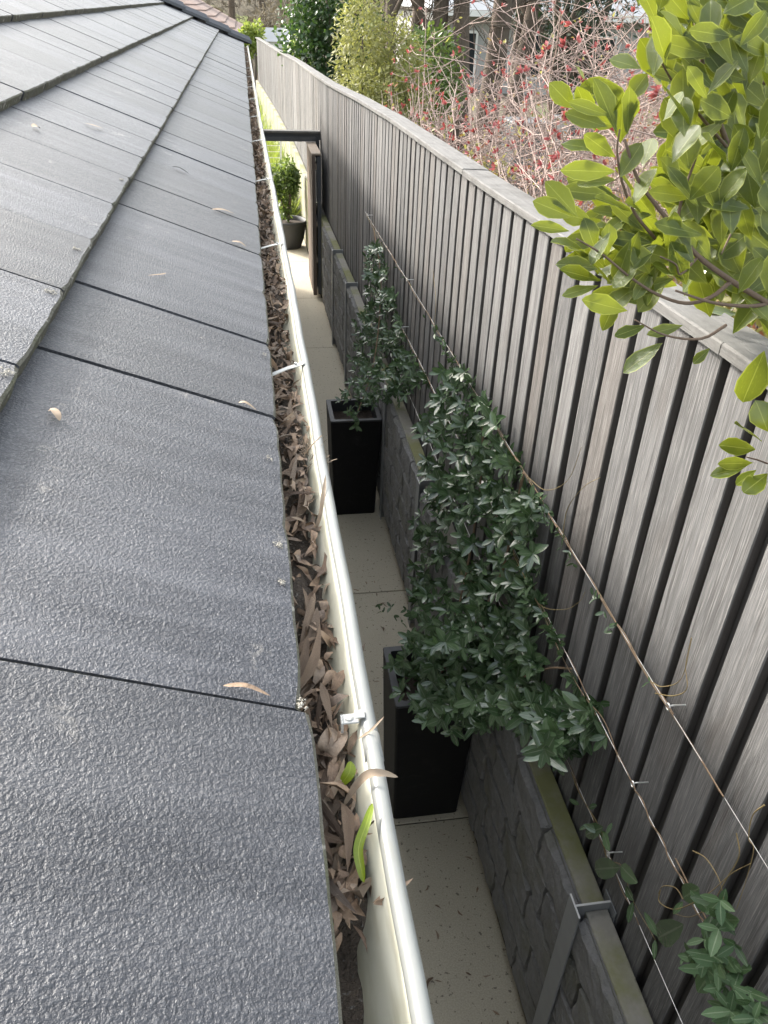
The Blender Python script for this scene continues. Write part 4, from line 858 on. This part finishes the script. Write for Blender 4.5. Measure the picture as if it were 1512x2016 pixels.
# ------------------------------------------------------------------ leaf scraps on the path
for k in range(90):
    y = 0.55 + rng.random() ** 1.5 * 4.2; x = U(0.35, 0.92); th = U(0, 6.28); L = U(.02, .065); d = np.array([math.cos(th), math.sin(th), 0])
    o = place('leaf_scrap', EUCM[k % 8], (x, y, .004), scaled_rot(frame(d, [U(-.3, .3), U(-.3, .3), 1]), L, L * U(.06, .15), .003)); tag(o, 'small dark leaf scrap lying on the beige concrete path', 'leaf scrap', 'leaf scraps on the path')

# ------------------------------------------------------------------ overhanging glossy tree
TT = [leaf_tpl([0, .1, .3, .55, .78, .93, 1], [0, .22, .64, .98, .84, .40, 0], fold=f, curl=c, wave=w, ph=p) for f, c, w, p in ((.22, .12, .10, 0), (.35, .25, .14, 1), (.1, .05, .18, 2.2), (.28, -.12, .12, 3.1), (.4, .35, .08, 4))]
TM = [mesh_of('leaf', v.tolist(), f, u, [M_GLOSSY], True) for v, f, u in TT]; TY = [mesh_of('leaf', v.tolist(), f, u, [M_YELLOW], True) for v, f, u in TT[:3]]
tree = thing('broadleaf_tree', (2.0, 1.25, 1.0), 'glossy yellow green broadleaf tree overhanging the fence at the upper right', 'tree')
DY = 1.25
b = MB(); b.tube(smoothpath([(2.0, 1.25, 0.9), (1.95, 1.3, 1.8), (1.85, 1.3, 2.5), (1.75, 1.35, 3.1), (1.7, 1.4, 4.2)], 5), np.linspace(.07, .02, 21), 8); b.build('trunk', M_BARK, tree, True)
tw = MB()
def Bp(L, d0=0.0, d1=0.0): return [at(x, y, Y=DY + d0 + (d1 - d0) * i / max(1, len(L) - 1)) for i, (x, y) in enumerate(L)]
J0 = [np.array([1.85, 1.3, 2.6]), np.array([1.35, 1.3, 2.9])]
BR = [(J0 + Bp([(1560, 640), (1512, 598), (1440, 553), (1375, 505), (1330, 452), (1290, 402), (1255, 352), (1230, 275)]), .0075, .0022), (Bp([(1440, 553), (1400, 585), (1350, 597), (1295, 580), (1240, 545), (1185, 500), (1135, 470)], 0, -.03), .004, .0015),
      (Bp([(1512, 598), (1470, 603), (1400, 595), (1330, 572)], 0, -.04), .004, .002), (Bp([(1290, 470), (1250, 420), (1225, 360), (1215, 300), (1220, 255)], .02, 0), .003, .0013), (Bp([(1430, 640), (1380, 667), (1310, 660), (1250, 630)], -.02, -.05), .003, .0013),
      (J0 + Bp([(1560, 470), (1490, 380), (1440, 300), (1400, 190), (1375, 80), (1360, -60)], .1, .12), .007, .003), (Bp([(1440, 300), (1380, 230), (1330, 170), (1290, 100)], .1, .06), .003, .0013), (J0 + Bp([(1600, 240), (1500, 160), (1450, 60), (1420, -50)], .2, .2), .006, .003), (J0 + Bp([(1600, 900), (1530, 915), (1490, 905), (1470, 900)], -.02, -.05), .003, .0013),
      (Bp([(1375, 505), (1340, 540), (1330, 520), (1300, 505)], 0, -.03), .0025, .0012), (Bp([(1330, 452), (1345, 380), (1370, 310), (1375, 260)], .02, .04), .003, .0013), (Bp([(1490, 380), (1455, 430), (1430, 480), (1420, 500)], .08, .02), .003, .0013)]
for L, r0_, r1_ in BR: P = smoothpath(L, 4); tw.tube(P, np.linspace(r0_, r1_, len(P)), 6)
LV = []
def tl(bx_, by_, tx, ty, w, y=False, d=0.0, nrm=None):
    p = at(bx_, by_, Y=DY + d); q = at(tx, ty, Y=DY + d + U(-.03, .03)); depth = float(np.dot(p - EYE, _f)); L = np.linalg.norm(q - p)
    view = _unit(EYE - p); nn = _unit(view * 0.8 + np.array([0, 0, .55]) + 0.45 * sph()) if nrm is None else nrm
    LV.append((p, q - p, nn, L, w / FOC * depth * 0.53, y))
for r in ((1215, 262, 1172, 150, 40), (1235, 265, 1240, 170, 38), (1196, 250, 1112, 222, 36), (1200, 228, 1120, 200, 26), (1202, 297, 1104, 282, 36), (1220, 350, 1264, 282, 42), (1212, 310, 1150, 265, 34), (1212, 338, 1104, 335, 38), (1212, 354, 1135, 360, 30), (1138, 428, 1075, 355, 40), (1130, 428, 1048, 396, 38), (1122, 455, 1047, 442, 24), (1160, 500, 1088, 470, 42), (1175, 500, 1150, 428, 38), (1195, 505, 1200, 440, 36),
          (1183, 529, 1094, 518, 36), (1186, 552, 1100, 532, 34), (1178, 562, 1106, 582, 24), (1236, 612, 1143, 590, 38), (1327, 548, 1236, 577, 36), (1345, 548, 1287, 520, 44), (1272, 640, 1210, 662, 26), (1305, 675, 1226, 733, 36), (1345, 640, 1272, 660, 24), (1398, 685, 1365, 716, 20), (1505, 690, 1462, 790, 60), (1483, 911, 1411, 914, 26, True), (1470, 918, 1398, 936, 26), (1490, 925, 1448, 955, 24, True), (1512, 932, 1464, 970, 40, True), (1488, 885, 1416, 876, 36), (1500, 870, 1447, 832, 36), (1512, 850, 1490, 790, 50),
          (1240, 410, 1290, 330, 40), (1262, 420, 1235, 395, 34), (1345, 290, 1275, 365, 0)):
    if r[4]: tl(*r)
FILL = [(1250, -30), (1300, 60), (1290, 130), (1345, 200), (1330, 280), (1300, 330), (1330, 400), (1310, 480), (1345, 560), (1400, 610), (1530, 660), (1530, -30)]
for px, py in sample_poly(FILL, 520):
    d = U(-.04, .5); L = U(70, 108); th = -math.pi / 2 + U(-1.5, 1.1); tl(px + L * .3 * math.cos(th + 3.14), py + L * .3 * math.sin(th + 3.14), px + L * .7 * math.cos(th), py + L * .7 * math.sin(th), U(32, 52), False, d)
FILL2 = [(1110, 190), (1250, 90), (1330, 210), (1320, 330), (1290, 420), (1200, 400), (1150, 330)]
for px, py in sample_poly(FILL2, 16): d = U(.0, .12); L = U(60, 100); th = -math.pi / 2 + U(-1.6, .9); tl(px, py, px + L * math.cos(th), py + L * math.sin(th), U(28, 42), False, d)
FILL3 = [(1140, 430), (1250, 380), (1330, 470), (1350, 570), (1280, 600), (1190, 560)]
for px, py in sample_poly(FILL3, 60): d = U(-.02, .12); L = U(60, 100); th = math.pi + U(-1.3, 1.0); tl(px, py, px + L * math.cos(th), py + L * math.sin(th), U(26, 42), False, d)
LV.sort(key=lambda q: np.linalg.norm(q[0] - EYE)); P = []; R = []
for i, (p, d, nn, L, w, yl) in enumerate(LV):
    if i < 298: place('leaf', rng.choice(TY if yl else TM), p, Matrix(leafR(d, nn, L, w).tolist()), tree)
    else: P.append(p); R.append(leafR(d, nn, L, w))
for k in range(700):                                   # rest of the crown, beyond the frame
    c_ = np.array([2.0, 1.4, 3.7]) + sph() * np.array([.7, .55, .75]) * U(.6, 1)
    q = c_ - EYE
    if q[0] / q[1] < 0.66: continue
    P.append(c_); R.append(leafR(sph() + [0, 0, .2], sph() + [0, 0, 1], .09, .017 * U(1, 1.5)))
cloud('foliage', TT, P, R, M_GLOSSY, tree)
tw.build('branch', M_TREETWIG, tree, True)

# ------------------------------------------------------------------ bare red-tipped shrubs behind the fence
def bare_shrub(x, y, hgt, seed, label, ntuft=480, ncream=700, nstem=13):
    r = random.Random(seed); z0 = gz(x, y); t = thing('bare_shrub', (x, y, z0), label, 'shrub', 'bare red tipped shrubs behind the fence')
    b = MB(); tips = []; low = []
    def br(p, d, L, rad, dep):
        n = 4 if dep < 2 else 3; P = [p]; q = p.copy(); dd = d.copy()
        for i in range(n):
            dd = _unit(dd + np.array([r.gauss(0, .16), r.gauss(0, .16), r.gauss(0, .12) + .04])); q = q + dd * L / n; q[0] = max(q[0], fence_x(q[1]) + 0.2); P.append(q.copy())
        b.tube(P, np.linspace(rad, rad * .55, n + 1), 4 if dep else 5, False)
        if dep >= 3: tips.append((q, dd)); return
        m = (6, 5, 3)[dep]
        for k in range(m):
            tt = r.uniform(.3, 1); i = min(n - 1, int(tt * n)); base = P[i] + (P[i + 1] - P[i]) * (tt * n - i)
            s = sph(); s[2] = s[2] * .45; nd = _unit(dd * .55 + s * 1.0); br(base, nd, L * r.uniform(.4, .62), max(.0022, rad * .55), dep + 1)
        if dep == 1: low.append((q, dd))
        tips.append((q, dd))
    for k in range(nstem):
        a_ = r.uniform(0, 6.28); o = r.uniform(.1, .55); br(np.array([x + r.uniform(-.12, .12), y + r.uniform(-.12, .12), z0]), _unit(np.array([math.cos(a_) * o, math.sin(a_) * o, 1])), hgt * r.uniform(.6, .95), .009, 0)
    b.build('branches', M_TWIG, t, True)
    P = []; R = []
    for k in range(ntuft):
        p, d = r.choice(tips)
        for j in range(4): ld = _unit(d + .9 * sph()); P.append(p); R.append(leafR(ld, sph() + [0, 0, .6], r.uniform(.018, .04), .008))
    cloud('red_leaves', JTs, P, R, M_RED, t)
    P = []; R = []
    for k in range(ncream):
        p, d = r.choice(tips); 
        if p[2] > z0 + hgt * .8 and r.random() < .7: continue
        ld = _unit(d + .9 * sph() + [0, 0, -.3]); P.append(p + .03 * sph()); R.append(leafR(ld, sph() + [0, 0, .6], r.uniform(.025, .05), .009))
    cloud('pale_leaves', JTs, P, R, M_CREAM, t); return t
bare_shrub(1.75, 6.4, 2.0, 1, 'bare pinkish twiggy shrub leaning over the fence cap beside the olive shrub')
bare_shrub(2.15, 5.2, 2.45, 2, 'tall bare shrub with red leaf tips in the middle behind the fence')
bare_shrub(2.1, 3.6, 2.3, 3, 'bare red tipped shrub half hidden by the glossy tree')
bare_shrub(3.2, 6.3, 2.8, 4, 'bare shrub standing farther back in front of the brown trunks')
bare_shrub(3.3, 4.6, 2.7, 5, 'bare shrub behind the glossy tree at the right')
low = [(1.55, 4.4), (1.6, 5.4), (1.75, 3.4), (1.5, 6.3), (2.0, 4.5), (1.9, 2.7), (2.4, 3.9), (2.6, 5.2), (1.55, 3.9)]
LOWLAB = ['low cream and red shrub just behind the fence where the cap meets the glossy tree', 'low cream and red shrub behind the fence in front of the tallest bare shrub', 'low cream and red shrub mostly hidden by the lowest glossy tree leaves', 'low cream and red shrub at the left end beside the olive bush',
  'low cream and red shrub set back between two bare shrubs', 'low cream and red shrub nearest the camera behind the glossy tree', 'low cream and red shrub farther from the fence behind the glossy leaves', 'low cream and red shrub farthest from the fence under the back bare shrub', 'low cream and red shrub against the fence beside the left tip of the glossy tree']
for k, (x, y) in enumerate(low):
    z0 = gz(x, y); bush((x, y, z0), (x, y, z0 + 1.0 + .12 * (k % 3)), (.45, .5, .9), 2600, .06, .2, M_CREAM, LOWLAB[k], 'shrub', 'low_shrub', 'low cream and red shrubs behind the fence', trunk_r=.012, gap=.4)

# ------------------------------------------------------------------ shrubs and trees farther back
bush((1.8, 11.6, 1.0), (1.75, 11.6, 2.35), (.85, .95, 1.6), 15000, .07, .2, M_OLIVE, 'olive yellow feathery shrub rising above the fence beside the dark green bush', 'shrub', lumps=16, gap=.55, droop=.2)
bush((2.0, 20.5, 1.0), (1.95, 20.5, 2.7), (1.25, 1.3, 2.0), 6500, .12, .30, M_DKGREEN, 'large dark green camellia bush above the far end of the fence', 'shrub', lumps=16, gap=.6)
bush((3.2, 15.5, 1.0), (3.1, 15.5, 2.35), (1.1, 1.0, 1.2), 4200, .09, .3, M_MIDGREEN, 'mid green rounded shrub in front of the brown tree trunks', 'shrub', lumps=12, gap=.6)
bush((1.7, 26.0, 1.0), (1.65, 26, 2.2), (.6, .8, 1.1), 1600, .11, .3, M_LIME, 'lime green bush hanging over the far end of the fence cap', 'shrub', gap=.5)
bush((0.35, 33.0, 0.0), (0.3, 33, 2.3), (.55, .6, 1.1), 2200, .13, .3, M_LIME, 'small yellow green bush at the corner of the brown roof', 'shrub', gap=.5)
bush((1.3, 40.0, 0.5), (1.2, 40, 2.4), (1.2, 1.0, 1.4), 1600, .14, .2, M_BROWNBUSH, 'brown dry bush between the brown roof and the fence end', 'shrub', gap=.4)
bush((-5.4, 44.0, 0.0), (-4.6, 44, 5.2), (2.4, 1.8, 1.9), 4200, .2, .3, M_DKGREEN, 'dark green rounded tree rising behind the roof hip', 'tree', 'evergreen_tree', trunk_r=.14, gap=.6)
bush((7.0, 19.0, 1.2), (7.0, 19.0, 3.9), (1.7, 1.6, 2.4), 5200, .14, .16, M_CONIFER, 'dark conifer standing behind the bare shrubs', 'tree', 'conifer_tree', lumps=14, trunk_r=.12, gap=.5)
bush((9.6, 16.0, 1.2), (9.4, 16.0, 3.8), (1.7, 1.6, 2.4), 4200, .14, .16, M_CONIFER, 'dark conifer farther right behind the glossy tree', 'tree', 'conifer_tree', lumps=12, trunk_r=.12, gap=.5)
def trunk_tree(x, y, r, hgt, lean, label, twigs=26, fork=True):
    z0 = gz(x, y) if x > 1.2 and y < 45 else 0.0; rr = random.Random(int(x * 97 + y * 13)); t = thing('bare_tree', (x, y, z0), label, 'tree', 'bare trunked trees behind the garden')
    b = MB(); top = np.array([x + lean, y + rr.uniform(-.3, .3), z0 + hgt]); P = smoothpath([(x, y, z0 - .05), (x + lean * .3 + rr.uniform(-.1, .1), y, z0 + hgt * .35), (x + lean * .6, y, z0 + hgt * .65), top], 6)
    b.tube(P, r * (np.linspace(1.15, .35, len(P))), 9)
    if fork:
        for k in range(4):
            i = rr.randint(4, len(P) - 3); a_ = rr.uniform(0, 6.28); d = np.array([math.cos(a_), math.sin(a_), rr.uniform(.6, 1.4)]); L = rr.uniform(1.0, 2.4)
            b.tube(smoothpath([P[i], P[i] + d * L * .4 + [0, 0, .1], P[i] + d * L * .75 + [0, 0, .35], P[i] + d * L + [0, 0, .8]], 4), np.linspace(r * .5, r * .14, 13), 6)
    b.build('trunk', M_BARK, t, True)
    b = MB()
    for k in range(twigs):
        p = P[rr.randint(3, len(P) - 1)] + np.array([rr.uniform(-.7, .7), rr.uniform(-.7, .7), rr.uniform(-.3, .8)]); d = _unit(sph() + [0, 0, .4]); L = rr.uniform(.4, 1.3)
        for j in range(4): e_ = _unit(d + .7 * sph()); b.tube([p, p + e_ * L * .5, p + (e_ + .3 * sph()) * L], [.012, .008, .004], 3, False)
    b.build('crown', M_BARK, t); return t
TR = [(2.75, 15.9, .10, -.3, 'thin leaning trunk left of the row of brown trunks'), (3.2, 17.2, .13, .3, 'slim brown trunk second from the left of the row'), (3.75, 17.0, .17, .0, 'stout straight brown trunk in the middle of the row'), (4.25, 16.8, .18, -.4, 'stout brown trunk leaning left beside the straight one'), (4.9, 17.5, .22, .2, 'thickest brown trunk with a broad fork'), (5.6, 18.2, .16, .6, 'brown trunk leaning right at the end of the row'), (6.4, 20.5, .14, -.2, 'slender brown trunk in front of the dark conifer'), (3.4, 21.5, .15, .1, 'brown trunk behind the row, seen between two others')]
for x, y, r, ln_, lab in TR: trunk_tree(x, y, r, 6.0, ln_, lab)
for k, (x, y, r, ln_, lab) in enumerate(((-.6, 48, .2, .3, 'grey bare tree beyond the brown roof at left'), (1.2, 50, .22, -.3, 'grey bare tree beyond the end of the fence'), (2.6, 46, .25, .3, 'grey bare tree behind the camellia bush'), (-2.6, 52, .2, .2, 'grey bare tree on the grassy bank'), (4.2, 44, .2, -.3, 'grey bare tree far behind the olive shrub'))): trunk_tree(x, y, r, 8.0, ln_, lab, 90)
P = []; R = []
for k in range(15000):                                 # far wooded bank that closes the view
    x = U(-40, 70); y = U(50, 85); z = -0.3 + 14 * (1 - math.exp(-max(0, y - 46) / 45)); h_ = U(0, 5.5) * (0.4 + 0.6 * abs(math.sin(x * .35 + y * .2)))
    P.append((x, y, z + h_)); l_ = U(.5, 1.1); R.append(leafR(sph() + [0, 0, .5], sph(), l_, l_ * .16))
tag(cloud('woodland', JTs, P, R, M_BROWNBUSH), 'dry brown woodland covering the bank far behind', 'woodland')

# ------------------------------------------------------------------ neighbouring buildings
nb = thing('neighbour_house', (-3.0, 36.0, 0), 'neighbouring house with a brown tiled hip roof beyond the grey roof', 'house')
b = MB(); b.box(-12, -0.45, 34.6, 44, -.05, 2.3); b.build('wall', M_RENDER, nb)
b = MB(); ez = 2.38; ex, eyy = 0.10, 34.0
n = 15; rise = 2.5; run = 5.2
for k in range(n):
    t0, t1 = k / n, (k + 1) / n
    z0_, z1_ = ez + rise * t0, ez + rise * t1
    xa, ya = ex - run * t0, eyy + run * t0; xb, yb = ex - run * t1, eyy + run * t1
    b.add([(-12, ya, z0_ + .03), (xa, ya, z0_ + .03), (xb, yb, z1_), (-12, yb, z1_), (-12, ya, z0_ - .01), (xa, ya, z0_ - .01)], [(0, 1, 2, 3), (4, 5, 1, 0)])
    b.add([(xa, ya, z0_ + .03), (xa, 45, z0_ + .03), (xb, 45, z1_), (xb, yb, z1_), (xa, ya, z0_ - .01), (xa, 45, z0_ - .01)], [(0, 1, 2, 3), (4, 5, 1, 0)])
b.build('roof', M_ROOFBROWN, nb)
b = MB(); b.box(-12, 0.12, 33.94, 33.98, 2.26, 2.38); b.box(0.08, 0.12, 33.98, 45, 2.26, 2.38); b.build('fascia', M_WHITE, nb)
sh = thing('garden_shed', (1.45, 36.5, 0), 'small white shed showing past the far end of the fence', 'shed')
b = MB(); b.box(0.95, 2.0, 36, 37.2, 0, 2.1); b.build('wall', M_WHITE, sh)
b = MB(); b.add([(0.85, 35.9, 2.1), (2.1, 35.9, 2.1), (2.1, 37.3, 2.1), (0.85, 37.3, 2.1), (.85, 36.6, 2.55), (2.1, 36.6, 2.55)], [(0, 1, 5, 4), (3, 4, 5, 2), (0, 4, 3), (1, 2, 5), (0, 3, 2, 1)]); b.build('roof', M_GREYROOF, sh)
b = MB(); b.box(1.2, 1.7, 35.97, 35.995, 0, 1.9); b.build('door', M_GREYPLASTIC, sh)
h2 = thing('neighbour_house', (9.0, 27.0, 1.2), 'pale weatherboard house behind the row of brown trunks', 'house')
b = MB(); b.box(5.6, 15, 26, 34, 1.0, 3.35); b.build('wall', M_PALE, h2)
for x in (6.3, 8.4, 10.6, 12.6):
    b = MB(); b.box(x - .5, x + .5, 25.94, 25.985, 1.75, 2.95); f_ = b.build('window', M_WHITE, h2); b = MB(); b.box(x - .43, x + .43, 25.925, 25.938, 1.82, 2.88); b.build('pane', M_GLASS, f_)
b = MB(); b.box(5.2, 15.4, 25.4, 25.45, 3.3, 3.45); b.build('gutter', M_WHITE, h2)
b = MB(); b.add([(5.2, 25.4, 3.46), (15.4, 25.4, 3.46), (15.4, 34.6, 3.46), (5.2, 34.6, 3.46), (8.5, 30, 5.3), (12, 30, 5.3)], [(0, 1, 5, 4), (1, 2, 5), (2, 3, 4, 5), (3, 0, 4), (0, 3, 2, 1)]); b.build('roof', M_GREYROOF, h2)
for k, (x, y, lab) in enumerate(((4.05, 12.2, 'dark grey wheelie bin half hidden by the bare shrubs'), (5.0, 12.6, 'dark grey wheelie bin farther right behind the bare shrubs'))):
    t = thing('wheelie_bin', (x, y, gz(x, y)), lab, 'bin', 'wheelie bins in the garden'); z = gz(x, y)
    b = MB(); b.add([(x - .22, y - .25, z + .05), (x + .22, y - .25, z + .05), (x + .22, y + .25, z + .05), (x - .22, y + .25, z + .05), (x - .29, y - .34, z + .98), (x + .29, y - .34, z + .98), (x + .29, y + .34, z + .98), (x - .29, y + .34, z + .98)], [(3, 2, 1, 0), (0, 1, 5, 4), (1, 2, 6, 5), (2, 3, 7, 6), (3, 0, 4, 7), (4, 5, 6, 7)]); b.build('body', M_GREYPLASTIC, t)
    b = MB(); b.box(x - .31, x + .31, y - .37, y + .36, z + .985, z + 1.04, bev=.015); b.build('lid', M_GREYPLASTIC, t)
    for s in (-1, 1): b = MB(); b.tube([(x + s * .2, y + .3, z + .1), (x + s * .26, y + .3, z + .1)], .1, 14); b.build('wheel', M_PLANTER, t)
